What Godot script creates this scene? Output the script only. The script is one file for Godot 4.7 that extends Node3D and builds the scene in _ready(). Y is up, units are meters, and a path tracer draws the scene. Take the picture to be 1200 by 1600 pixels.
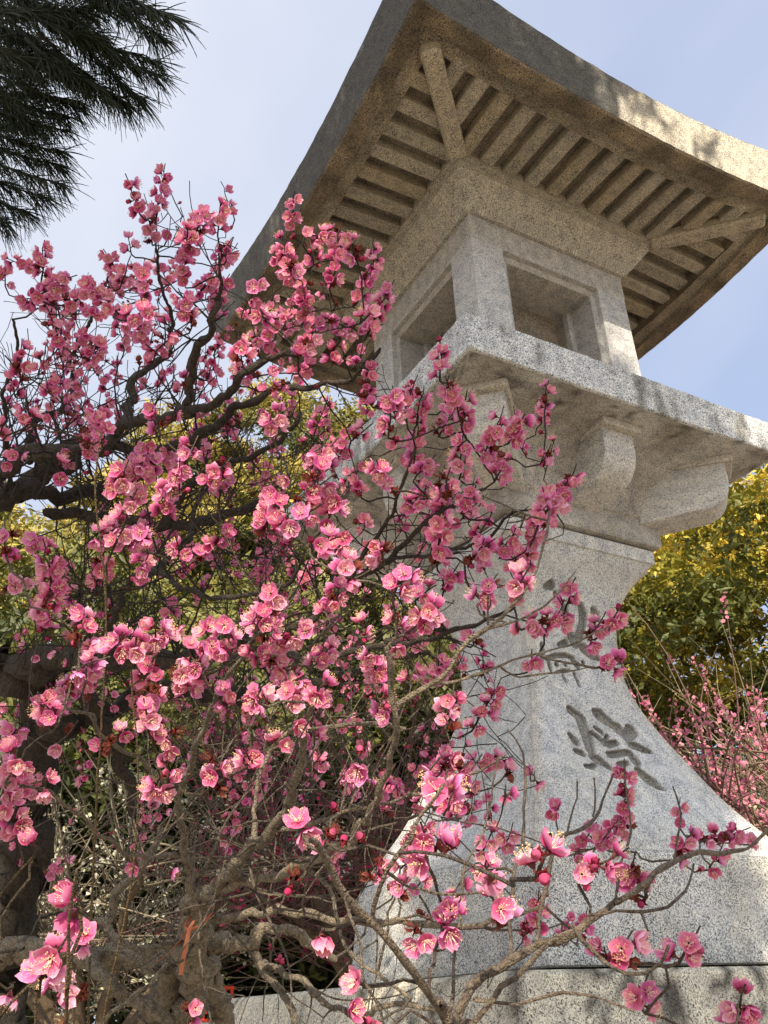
extends Node3D
# A stone lantern rising out of flowering plum branches. Units are metres, y up, ground at y = 0.

const F := 1409.05                      # focal length in pixels of the 1200 x 1600 photograph
var eye := Vector3(-2.3229, 1.55, 2.7771)
var right_axis := Vector3(0.873684, -0.036813, 0.485096)
var up_axis := Vector3(-0.208846, 0.872195, 0.442334)
var forward_axis := Vector3(0.439383, 0.487771, -0.754336)
var rng := RandomNumberGenerator.new()
var mats := {}
var taken := {}

func _ready():
	rng.seed = 20240311
	setup_view()
	make_materials()
	build_ground()
	build_lantern()
	build_plinth()
	build_background()
	build_plums()
	build_conifer()
	build_small_things()

# ---------------------------------------------------------------- camera, sky, sun
func setup_view():
	var cam := Camera3D.new()
	cam.name = "camera"
	cam.fov = rad_to_deg(2.0 * atan(800.0 / F))
	cam.near = 0.05
	cam.far = 900.0
	add_child(cam)
	cam.transform = Transform3D(Basis(right_axis, up_axis, -forward_axis).orthonormalized(), eye)
	cam.current = true
	var sun_dir := Vector3(sin(deg_to_rad(SUN_AZ)) * cos(deg_to_rad(SUN_EL)), sin(deg_to_rad(SUN_EL)), cos(deg_to_rad(SUN_AZ)) * cos(deg_to_rad(SUN_EL)))
	var sun := DirectionalLight3D.new()
	sun.name = "sun"
	sun.light_energy = 1.6
	sun.light_color = Color(1.0, 0.94, 0.85)
	sun.light_angular_distance = 0.5
	sun.shadow_enabled = true
	add_child(sun)
	sun.look_at_from_position(sun_dir * 50.0, Vector3.ZERO, Vector3.UP)
	var env := Environment.new()
	env.background_mode = Environment.BG_SKY
	var sky := Sky.new()
	var pan := PanoramaSkyMaterial.new()
	pan.panorama = sky_texture(sun_dir)
	sky.sky_material = pan
	env.sky = sky
	env.ambient_light_source = Environment.AMBIENT_SOURCE_SKY
	env.tonemap_mode = Environment.TONE_MAPPER_LINEAR
	env.tonemap_exposure = EXPOSURE
	env.sdfgi_enabled = true
	env.ssao_enabled = true
	env.ssil_enabled = true
	var we := WorldEnvironment.new()
	we.name = "environment"
	we.environment = env
	add_child(we)

const SUN_AZ := -33.0     # from the lettered face's normal (+z) towards +x
const SUN_EL := 30.0
const EXPOSURE := 1.42

func sky_texture(sun_dir: Vector3) -> ImageTexture:
	var w := 1024
	var h := 512
	var n := FastNoiseLite.new()
	n.seed = 5
	n.frequency = 0.9
	n.fractal_octaves = 5
	n.fractal_gain = 0.5
	var im := Image.create(w, h, false, Image.FORMAT_RGBF)
	for j in h:
		var th := PI * (j + 0.5) / h
		var y := cos(th)
		var s := sin(th)
		for i in w:
			var ph := TAU * (i + 0.5) / w          # the left edge of the panorama faces -z
			var d := Vector3(sin(ph) * s, y, -cos(ph) * s)
			var c: Color
			if y > 0.0:
				var t: float = pow(y, 1.2)
				var blue := Color(0.405, 0.505, 0.69).lerp(Color(0.225, 0.285, 0.475), t)
				# thin cloud veil, stretched along one direction
				var q := Vector3(d.x * 1.3, d.y * 1.6, d.z * 1.3) / (0.55 + y)
				var v: float = n.get_noise_3d(q.x * 1.7 + 3.0, q.y * 0.8, q.z * 0.9) * 0.9 + n.get_noise_3d(q.x * 0.5, q.y * 0.5, q.z * 0.5 + 7.0) * 1.1
				var west: float = clampf(0.95 - d.x * 1.6 + d.y * 0.1, 0.0, 1.0)
				var veil := clampf(0.06 + v * 0.75 + west * 0.82, 0.04, 0.92)
				c = blue.lerp(Color(0.575, 0.605, 0.68), veil)
				var low := exp(-y * 7.0)
				c = c.lerp(Color(0.48, 0.55, 0.67), low * 0.6)
				var ang := acos(clampf(d.dot(sun_dir), -1.0, 1.0))
				var glow := exp(-pow(ang / 0.42, 1.3))
				c = c + Color(2.2, 2.1, 1.9) * glow
			else:
				c = Color(0.24, 0.21, 0.17)
			im.set_pixel(i, j, c)
	return ImageTexture.create_from_image(im)

# a pixel of the photograph and a distance along the view axis, as a point of the place
func at(x: float, y: float, d: float) -> Vector3:
	return eye + (forward_axis + right_axis * ((x - 600.0) / F) + up_axis * ((800.0 - y) / F)) * d

# ---------------------------------------------------------------- naming and tagging
func named(called: String, parent: Node) -> String:
	var k := str(parent.get_instance_id()) + called
	taken[k] = taken.get(k, 0) + 1
	return called if taken[k] == 1 else "%s_%03d" % [called, taken[k] - 1]

func thing(called: String, label: String, category: String, where: Vector3, group := "") -> Node3D:
	var o := Node3D.new()
	o.name = named(called, self)
	add_child(o, true)
	o.position = where
	tag(o, label, category, group)
	return o

func tag(o: Node, label: String, category: String, group := ""):
	o.set_meta("label", label)
	o.set_meta("category", category)
	if group:
		o.set_meta("group", group)

func part(called: String, mesh: Mesh, mat: Material, parent: Node, where := Vector3.ZERO) -> MeshInstance3D:
	var o := MeshInstance3D.new()
	o.name = named(called, parent)
	o.mesh = mesh
	if mat:
		o.material_override = mat
	parent.add_child(o, true)
	o.position = where
	return o

# ---------------------------------------------------------------- mesh collector
class MB:
	var v := PackedVector3Array()
	var n := PackedVector3Array()
	var c := PackedColorArray()
	var ix := PackedInt32Array()

	func tri(a: Vector3, b: Vector3, d: Vector3, col := Color.WHITE):
		var nn := (d - a).cross(b - a).normalized()
		var k := v.size()
		v.append(a); v.append(b); v.append(d)
		n.append(nn); n.append(nn); n.append(nn)
		c.append(col); c.append(col); c.append(col)
		ix.append(k); ix.append(k + 1); ix.append(k + 2)

	# corners run counter-clockwise seen from outside
	func quad(a: Vector3, b: Vector3, d: Vector3, e: Vector3, col := Color.WHITE):
		var nn := (d - a).cross(e - b).normalized()
		var k := v.size()
		v.append(a); v.append(b); v.append(d); v.append(e)
		for i in 4:
			n.append(nn); c.append(col)
		ix.append(k); ix.append(k + 2); ix.append(k + 1); ix.append(k); ix.append(k + 3); ix.append(k + 2)

	# a smooth grid of points (rows of equal length); normal side: cross(across, down rows) flipped by sgn
	func grid(p: Array, cols: Callable, sgn := 1.0):
		sgn = -sgn          # rows run downwards, columns to the right
		var k := v.size()
		var h := p.size()
		var w: int = p[0].size()
		for j in h:
			for i in w:
				var a: Vector3 = p[j][mini(i + 1, w - 1)] - p[j][maxi(i - 1, 0)]
				var b: Vector3 = p[mini(j + 1, h - 1)][i] - p[maxi(j - 1, 0)][i]
				v.append(p[j][i])
				n.append(a.cross(b).normalized() * sgn)
				c.append(cols.call(p[j][i]) if cols.is_valid() else Color.WHITE)
		for j in h - 1:
			for i in w - 1:
				var q := k + j * w + i
				if sgn > 0.0:
					ix.append(q); ix.append(q + w); ix.append(q + 1); ix.append(q + 1); ix.append(q + w); ix.append(q + w + 1)
				else:
					ix.append(q); ix.append(q + 1); ix.append(q + w); ix.append(q + 1); ix.append(q + w + 1); ix.append(q + w)

	func tube(p: PackedVector3Array, r: PackedFloat32Array, sides: int, col: Color, rough := 0.0, noise: FastNoiseLite = null):
		var k := v.size()
		var m := p.size()
		var t := (p[1] - p[0]).normalized()
		var u := t.cross(Vector3(0.31, 0.17, 0.93)).normalized()
		for j in m:
			t = (p[mini(j + 1, m - 1)] - p[maxi(j - 1, 0)]).normalized()
			u = (u - t * u.dot(t)).normalized()
			var w := t.cross(u)
			for s in sides:
				var a := TAU * s / sides
				var d := u * cos(a) + w * sin(a)
				var rr := r[j]
				if noise:
					rr *= 1.0 + rough * noise.get_noise_3dv((p[j] + d * r[j]) * 1.0)
				v.append(p[j] + d * rr)
				n.append(d)
				c.append(col)
		for j in m - 1:
			for s in sides:
				var a := k + j * sides + s
				var b := k + j * sides + (s + 1) % sides
				ix.append(a); ix.append(a + sides); ix.append(b); ix.append(b); ix.append(a + sides); ix.append(b + sides)
		# closed ends
		for e in [0, m - 1]:
			var q := v.size()
			v.append(p[e]); n.append((p[e] - p[1 if e == 0 else m - 2]).normalized()); c.append(col)
			for s in sides:
				var a := k + int(e) * sides + s
				var b := k + int(e) * sides + (s + 1) % sides
				if e == 0:
					ix.append(q); ix.append(b); ix.append(a)
				else:
					ix.append(q); ix.append(a); ix.append(b)

	# box with chamfered edges, in the axes of b, centred at o
	func box(o: Vector3, size: Vector3, ch := 0.004, b := Basis.IDENTITY, col := Color.WHITE):
		var h := size * 0.5
		ch = minf(ch, minf(h.x, minf(h.y, h.z)) * 0.6)
		var sg := [-1.0, 1.0]
		var pt := func(ax: int, s: Array) -> Vector3:
			var q := Vector3(h.x * s[0], h.y * s[1], h.z * s[2])
			for i in 3:
				if i != ax:
					q[i] -= ch * s[i]
			return o + b * q
		for ax in 3:
			var a1 := (ax + 1) % 3
			var a2 := (ax + 2) % 3
			for s in sg:
				var q := []
				for k in [[-1.0, -1.0], [1.0, -1.0], [1.0, 1.0], [-1.0, 1.0]]:
					var t := [0.0, 0.0, 0.0]
					t[ax] = s; t[a1] = k[0]; t[a2] = k[1]
					q.append(pt.call(ax, t))
				if s > 0.0:
					quad(q[0], q[1], q[2], q[3], col)
				else:
					quad(q[3], q[2], q[1], q[0], col)
		if ch > 0.0:
			for ax in 3:      # the twelve chamfers, each along axis ax
				var a1 := (ax + 1) % 3
				var a2 := (ax + 2) % 3
				for s1 in sg:
					for s2 in sg:
						var t := [0.0, 0.0, 0.0]
						t[a1] = s1; t[a2] = s2
						t[ax] = -1.0
						var p0: Vector3 = pt.call(a1, t)
						var p1: Vector3 = pt.call(a2, t)
						t[ax] = 1.0
						var p2: Vector3 = pt.call(a2, t)
						var p3: Vector3 = pt.call(a1, t)
						_fq(p0, p1, p2, p3, o, col)
			for sx in sg:
				for sy in sg:
					for sz in sg:
						var t := [sx, sy, sz]
						_ft(pt.call(0, t), pt.call(1, t), pt.call(2, t), o, col)

	func _fq(a: Vector3, b: Vector3, d: Vector3, e: Vector3, o: Vector3, col: Color):
		if (d - a).cross(e - b).dot((a + d) * 0.5 - o) > 0.0:
			quad(a, b, d, e, col)
		else:
			quad(e, d, b, a, col)

	func _ft(a: Vector3, b: Vector3, d: Vector3, o: Vector3, col: Color):
		if (b - a).cross(d - a).dot(a - o) > 0.0:
			tri(a, d, b, col)
		else:
			tri(a, b, d, col)

	# closed rings joined with flat facets; rings run counter-clockwise seen from above, listed bottom up
	func loft(rings: Array, cap_bottom := true, cap_top := true, col := Color.WHITE):
		for j in rings.size() - 1:
			var a: PackedVector3Array = rings[j]
			var b: PackedVector3Array = rings[j + 1]
			for i in a.size():
				var k := (i + 1) % a.size()
				quad(a[i], a[k], b[k], b[i], col)
		for e in [0, rings.size() - 1]:
			if (e == 0 and not cap_bottom) or (e > 0 and not cap_top):
				continue
			var r: PackedVector3Array = rings[e]
			var m := Vector3.ZERO
			for q in r:
				m += q / r.size()
			for i in r.size():
				var k := (i + 1) % r.size()
				if e == 0:
					_ft(m, r[k], r[i], m + Vector3.UP, col)
				else:
					_ft(m, r[i], r[k], m - Vector3.UP, col)

	# polygon poly (in x,y of basis b) pushed along b.z by half to both sides
	func prism(poly: PackedVector2Array, half: float, o: Vector3, b: Basis, col := Color.WHITE, ch := 0.006):
		var m := poly.size()
		var mid := Vector2.ZERO
		for q in poly:
			mid += q / m
		var f := []
		for zz in [-half, -half + ch, half - ch, half]:
			var ring := PackedVector3Array()
			for q in poly:
				var g: Vector2 = q
				if absf(zz) > half - ch * 0.5:
					g = q + (mid - q).normalized() * ch
				ring.append(o + b * Vector3(g.x, g.y, zz))
			f.append(ring)
		for j in 3:
			for i in m:
				var k := (i + 1) % m
				_fq(f[j][i], f[j][k], f[j + 1][k], f[j + 1][i], o + b * Vector3(mid.x, mid.y, 0.0), col)
		var idx := Geometry2D.triangulate_polygon(poly)
		for e in [0, 3]:
			for i in range(0, idx.size(), 3):
				_ft(f[e][idx[i]], f[e][idx[i + 1]], f[e][idx[i + 2]], o + b * Vector3(mid.x, mid.y, 0.0), col)

	func add(other: MB, t: Transform3D, tint := Color.WHITE):
		var k := v.size()
		for i in other.v.size():
			v.append(t * other.v[i])
			n.append((t.basis * other.n[i]).normalized())
			c.append(other.c[i] * tint)
		for i in other.ix:
			ix.append(k + i)

	func mesh() -> ArrayMesh:
		var a := []
		a.resize(Mesh.ARRAY_MAX)
		a[Mesh.ARRAY_VERTEX] = v
		a[Mesh.ARRAY_NORMAL] = n
		a[Mesh.ARRAY_COLOR] = c
		a[Mesh.ARRAY_INDEX] = ix
		var m := ArrayMesh.new()
		m.add_surface_from_arrays(Mesh.PRIMITIVE_TRIANGLES, a)
		return m

func square(half: float, y: float, ch := 0.006) -> PackedVector3Array:
	var h := half
	var i := half - ch
	return PackedVector3Array([Vector3(-i, y, h), Vector3(i, y, h), Vector3(h, y, i), Vector3(h, y, -i), Vector3(i, y, -h), Vector3(-i, y, -h), Vector3(-h, y, -i), Vector3(-h, y, i)])

# ---------------------------------------------------------------- materials
func noise(freq: float, sd: int, oct := 3, type := FastNoiseLite.TYPE_SIMPLEX_SMOOTH) -> FastNoiseLite:
	var n := FastNoiseLite.new()
	n.seed = sd
	n.frequency = freq
	n.noise_type = type
	n.fractal_octaves = oct
	return n

func tiled(n: FastNoiseLite, size: int) -> PackedByteArray:
	var im := n.get_seamless_image(size, size, false, false, 0.12, true)
	im.convert(Image.FORMAT_L8)
	return im.get_data()

func tex(rgb: PackedByteArray, size: int) -> ImageTexture:
	var im := Image.create_from_data(size, size, false, Image.FORMAT_RGB8, rgb)
	im.generate_mipmaps()
	return ImageTexture.create_from_image(im)

func grey(l: PackedByteArray, size: int) -> ImageTexture:
	var im := Image.create_from_data(size, size, false, Image.FORMAT_L8, l)
	return ImageTexture.create_from_image(im)

func solid(albedo: Color, rough := 0.9, vertex := false) -> StandardMaterial3D:
	var m := StandardMaterial3D.new()
	m.albedo_color = albedo.linear_to_srgb()
	m.roughness = rough
	m.vertex_color_use_as_albedo = vertex
	m.cull_mode = BaseMaterial3D.CULL_DISABLED
	return m

func granite(size: int, metres: float, contrast: float, sd: int, warm: float) -> StandardMaterial3D:
	var cell := FastNoiseLite.new()
	cell.seed = sd
	cell.noise_type = FastNoiseLite.TYPE_CELLULAR
	cell.cellular_return_type = FastNoiseLite.RETURN_CELL_VALUE
	cell.cellular_jitter = 1.0
	cell.fractal_type = FastNoiseLite.FRACTAL_NONE
	cell.frequency = metres / size / 0.0028
	var fine := noise(0.22, sd + 1, 2)
	var slow := noise(0.006, sd + 2, 4)
	var a := tiled(cell, size)
	var b := tiled(fine, size)
	var d := tiled(slow, size)
	var rgb := PackedByteArray()
	rgb.resize(size * size * 3)
	var hgt := PackedByteArray()
	hgt.resize(size * size)
	for i in size * size:
		var g := a[i] / 255.0
		var f := b[i] / 255.0 - 0.5
		var s := d[i] / 255.0 - 0.5
		var l := 0.0
		if g < 0.17:
			l = -0.62
		elif g < 0.42:
			l = -0.16
		elif g < 0.8:
			l = 0.1
		else:
			l = 0.24
		var val := 0.75 + (l + f * 0.34) * contrast + s * 0.16
		var w := warm + (0.02 if g > 0.42 and g < 0.6 else 0.0) + s * 0.05
		rgb[i * 3] = int(clampf(val * (1.0 + w * 0.5), 0.05, 0.98) * 255.0)
		rgb[i * 3 + 1] = int(clampf(val, 0.05, 0.98) * 255.0)
		rgb[i * 3 + 2] = int(clampf(val * (0.985 - w), 0.05, 0.98) * 255.0)
		hgt[i] = int(clampf(0.5 + l * 0.5 + f * 0.8, 0.0, 1.0) * 255.0)
	var m := StandardMaterial3D.new()
	m.albedo_texture = tex(rgb, size)
	m.vertex_color_use_as_albedo = true
	m.roughness = 0.88
	m.uv1_triplanar = true
	m.uv1_scale = Vector3.ONE / metres
	m.uv1_triplanar_sharpness = 6.0
	m.heightmap_enabled = true
	m.heightmap_texture = grey(hgt, size)
	m.heightmap_scale = 0.16
	m.cull_mode = BaseMaterial3D.CULL_DISABLED
	return m

func bark(size: int, metres: float, dark: Color, pale: Color, sd: int, lichen: float) -> StandardMaterial3D:
	var a := tiled(noise(0.02, sd, 5), size)
	var b := tiled(noise(0.11, sd + 1, 3), size)
	var r := FastNoiseLite.new()
	r.seed = sd + 2
	r.noise_type = FastNoiseLite.TYPE_CELLULAR
	r.cellular_return_type = FastNoiseLite.RETURN_DISTANCE2_SUB
	r.frequency = 0.045
	var k := tiled(r, size)
	var rgb := PackedByteArray()
	rgb.resize(size * size * 3)
	var hgt := PackedByteArray()
	hgt.resize(size * size)
	for i in size * size:
		var x := a[i] / 255.0
		var f := b[i] / 255.0
		var g := k[i] / 255.0
		var t := clampf((x - 0.5) * 0.9 + f * 0.35 + smoothstep(0.03, 0.3, g) * 0.6 - 0.12, 0.0, 1.0)
		var c := dark.lerp(pale, t)
		if f > 0.62 and x > 0.5:
			c = c.lerp(Color(0.42, 0.42, 0.36), lichen)
		c = c.linear_to_srgb()
		rgb[i * 3] = int(c.r * 255.0)
		rgb[i * 3 + 1] = int(c.g * 255.0)
		rgb[i * 3 + 2] = int(c.b * 255.0)
		hgt[i] = int(clampf(g * 0.6 + f * 0.4, 0.0, 1.0) * 255.0)
	var m := StandardMaterial3D.new()
	m.albedo_texture = tex(rgb, size)
	m.vertex_color_use_as_albedo = true
	m.roughness = 0.95
	m.uv1_triplanar = true
	m.uv1_scale = Vector3.ONE / metres
	m.heightmap_enabled = true
	m.heightmap_texture = grey(hgt, size)
	m.heightmap_scale = 1.4
	m.cull_mode = BaseMaterial3D.CULL_DISABLED
	return m

func make_materials():
	mats.stone = granite(1024, 0.5, 0.42, 11, -0.022)
	mats.speckled = granite(1024, 0.5, 0.70, 23, -0.022)
	mats.old_stone = granite(1024, 0.55, 0.6, 37, 0.015)
	mats.bark = bark(512, 0.12, Color(0.03, 0.022, 0.016), Color(0.46, 0.385, 0.285), 51, 0.6)
	mats.twig = bark(256, 0.06, Color(0.05, 0.036, 0.03), Color(0.23, 0.185, 0.14), 61, 0.6)
	var fl := solid(Color.WHITE, 0.85, true)
	fl.metallic_specular = 0.2
	fl.backlight_enabled = true
	fl.backlight = Color(0.8, 0.8, 0.8)
	mats.petal = fl
	mats.stamen = solid(Color.WHITE, 0.6, true)
	var lf := solid(Color.WHITE, 0.55, true)
	lf.backlight_enabled = true
	lf.backlight = Color(0.6, 0.6, 0.6)
	mats.leaf = lf
	mats.needle = solid(Color.WHITE, 0.7, true)
	mats.plain = solid(Color.WHITE, 0.8, true)
	var gr := noise(0.02, 77, 5)
	var ga := tiled(gr, 512)
	var gb := tiled(noise(0.3, 78, 2), 512)
	var rgb := PackedByteArray()
	rgb.resize(512 * 512 * 3)
	for i in 512 * 512:
		var val := 0.62 + (ga[i] / 255.0 - 0.5) * 0.25 + (gb[i] / 255.0 - 0.5) * 0.3
		rgb[i * 3] = int(clampf(val, 0.0, 1.0) * 255.0)
		rgb[i * 3 + 1] = int(clampf(val * 0.93, 0.0, 1.0) * 255.0)
		rgb[i * 3 + 2] = int(clampf(val * 0.82, 0.0, 1.0) * 255.0)
	var gm := StandardMaterial3D.new()
	gm.albedo_texture = tex(rgb, 512)
	gm.uv1_triplanar = true
	gm.uv1_world_triplanar = true
	gm.uv1_scale = Vector3.ONE / 2.3
	gm.roughness = 0.95
	mats.ground = gm

func build_ground():
	var pm := PlaneMesh.new()
	pm.size = Vector2(1200, 1200)
	pm.subdivide_depth = 4
	pm.subdivide_width = 4
	var g := part("ground", pm, mats.ground, self)
	g.set_meta("kind", "structure")
	g.set_meta("label", "pale sandy ground of the shrine precinct")

# ---------------------------------------------------------------- the stone lantern
const LY := 3.58          # height of the underside of the platform above the ground
var stain: FastNoiseLite

func at_table(xs: Array, ys: Array, x: float) -> float:
	# monotone smooth interpolation through a table
	var m := xs.size()
	if x <= xs[0]:
		return ys[0]
	for i in m - 1:
		if x <= xs[i + 1]:
			var h: float = xs[i + 1] - xs[i]
			var t: float = (x - xs[i]) / h
			var d: float = (ys[i + 1] - ys[i]) / h
			var m0 := d
			var m1 := d
			if i > 0:
				var dp: float = (ys[i] - ys[i - 1]) / (xs[i] - xs[i - 1])
				m0 = 0.0 if dp * d <= 0.0 else 2.0 * dp * d / (dp + d)
			if i < m - 2:
				var dn: float = (ys[i + 2] - ys[i + 1]) / (xs[i + 2] - xs[i + 1])
				m1 = 0.0 if dn * d <= 0.0 else 2.0 * dn * d / (dn + d)
			var t2 := t * t
			var t3 := t2 * t
			return (2.0 * t3 - 3.0 * t2 + 1.0) * ys[i] + (t3 - 2.0 * t2 + t) * h * m0 + (3.0 * t2 - 2.0 * t3) * ys[i + 1] + (t3 - t2) * h * m1
	return ys[m - 1]

var shaft_depth := [0.42, 0.46, 0.5, 0.565, 0.66, 0.774, 0.88, 0.944, 1.02, 1.12, 1.255, 1.4, 1.488, 1.57, 1.6]
var shaft_half := [0.372, 0.345, 0.31, 0.271, 0.241, 0.234, 0.236, 0.246, 0.266, 0.304, 0.366, 0.437, 0.492, 0.544, 0.552]

func shaft_w(y: float) -> float:
	return at_table(shaft_depth, shaft_half, -y)

# carved strokes: centre line points x,y in mm on the face and the stroke's half width
const GLYPHS := "-112,-560,14 -141,-572,6; -86,-589,7; -33,-639,12 -23,-671,12; 48,-615,10 61,-643,14 53,-691,12 31,-743,14; 114,-620,10 128,-640,14 148,-660,7; -13,-746,14 3,-775,15; 44,-789,15 79,-808,17 124,-825,6; -164,-805,6 -167,-844,7 -180,-889,6; -152,-862,6 -106,-843,7 -52,-833,7 -21,-841,8; -143,-864,6 -141,-896,7 -140,-919,4; -106,-879,7; -61,-874,6; -23,-851,7 -2,-868,10; 30,-851,6; -118,-914,3 -77,-900,5 -48,-896,4; -88,-924,4 -81,-947,4; -25,-907,6 -19,-955,5; -78,-795,7 -41,-777,9; -172,-728,7 -146,-747,7; -108,-1074,15 -81,-1102,17 -90,-1168,18 -110,-1237,14; -111,-1265,15 -88,-1279,13 -59,-1302,7; -170,-1182,8 -162,-1208,12; -181,-1248,8 -157,-1254,9; -173,-1305,5 -146,-1306,7 -121,-1294,5; 27,-1076,23 59,-1104,17 89,-1113,6; 88,-1128,20; 154,-1127,19 104,-1168,12; -29,-1136,6 -8,-1153,8; -53,-1162,8 -36,-1181,10; -31,-1204,6 13,-1165,5; 109,-1191,12 151,-1201,13 196,-1213,6; -9,-1203,10 41,-1190,8; -30,-1247,9 19,-1238,9 70,-1226,8; 81,-1236,13 85,-1262,15; -8,-1285,7 39,-1273,7; -17,-1312,6; 77,-1307,15 94,-1330,17 120,-1347,15 149,-1370,3"
const SIDE_MARKS := "-60,-812,8 -30,-800,7 -20,-830,6 -55,-855,6; 70,-1305,8 120,-1290,8 140,-1310,7; 30,-1345,6 80,-1335,7"

func strokes(text: String) -> Array:
	var out := []
	for s in text.split(";"):
		var pts := []
		for q in s.strip_edges().split(" "):
			var k = q.split_floats(",")
			pts.append(Vector3(k[0], k[1], k[2]) * 0.001)
		if pts.size() == 1:
			pts.append(pts[0] + Vector3(0.0005, 0.0005, 0))
		for i in pts.size() - 1:
			out.append([pts[i], pts[i + 1]])
	return out

func carve(x: float, y: float, segs: Array) -> float:
	var best := -1.0
	for s in segs:
		var a: Vector3 = s[0]
		var b: Vector3 = s[1]
		if absf(x - (a.x + b.x) * 0.5) > 0.09 or absf(y - (a.y + b.y) * 0.5) > 0.09:
			continue
		var ab := Vector2(b.x - a.x, b.y - a.y)
		var t := clampf((Vector2(x, y) - Vector2(a.x, a.y)).dot(ab) / maxf(ab.length_squared(), 1e-9), 0.0, 1.0)
		var d := lerpf(a.z, b.z, t) * 1.5 + 0.0005 - Vector2(x, y).distance_to(Vector2(a.x, a.y) + ab * t)
		best = maxf(best, d)
	if best <= -0.002:
		return 0.0
	return smoothstep(-0.0015, 0.0025, best) * 0.018 + clampf(best, 0.0, 0.024) * 0.6

func stone_tint(p: Vector3, lo: Color, hi: Color, f := 1.0, bias := 0.5) -> Color:
	return lo.lerp(hi, clampf(bias + stain.get_noise_3dv(p * f) * 1.3, 0.0, 1.0))

func face_basis(k: int) -> Basis:      # k quarter turns of the +z face
	return Basis(Vector3.UP, k * PI / 2.0)

func rim(t: float) -> float:
	return 1.256 + 0.104 * pow(absf(t), 2.2)

func brow(t: float) -> float:
	return 1.485 + 0.185 * pow(absf(t), 2.0)

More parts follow.
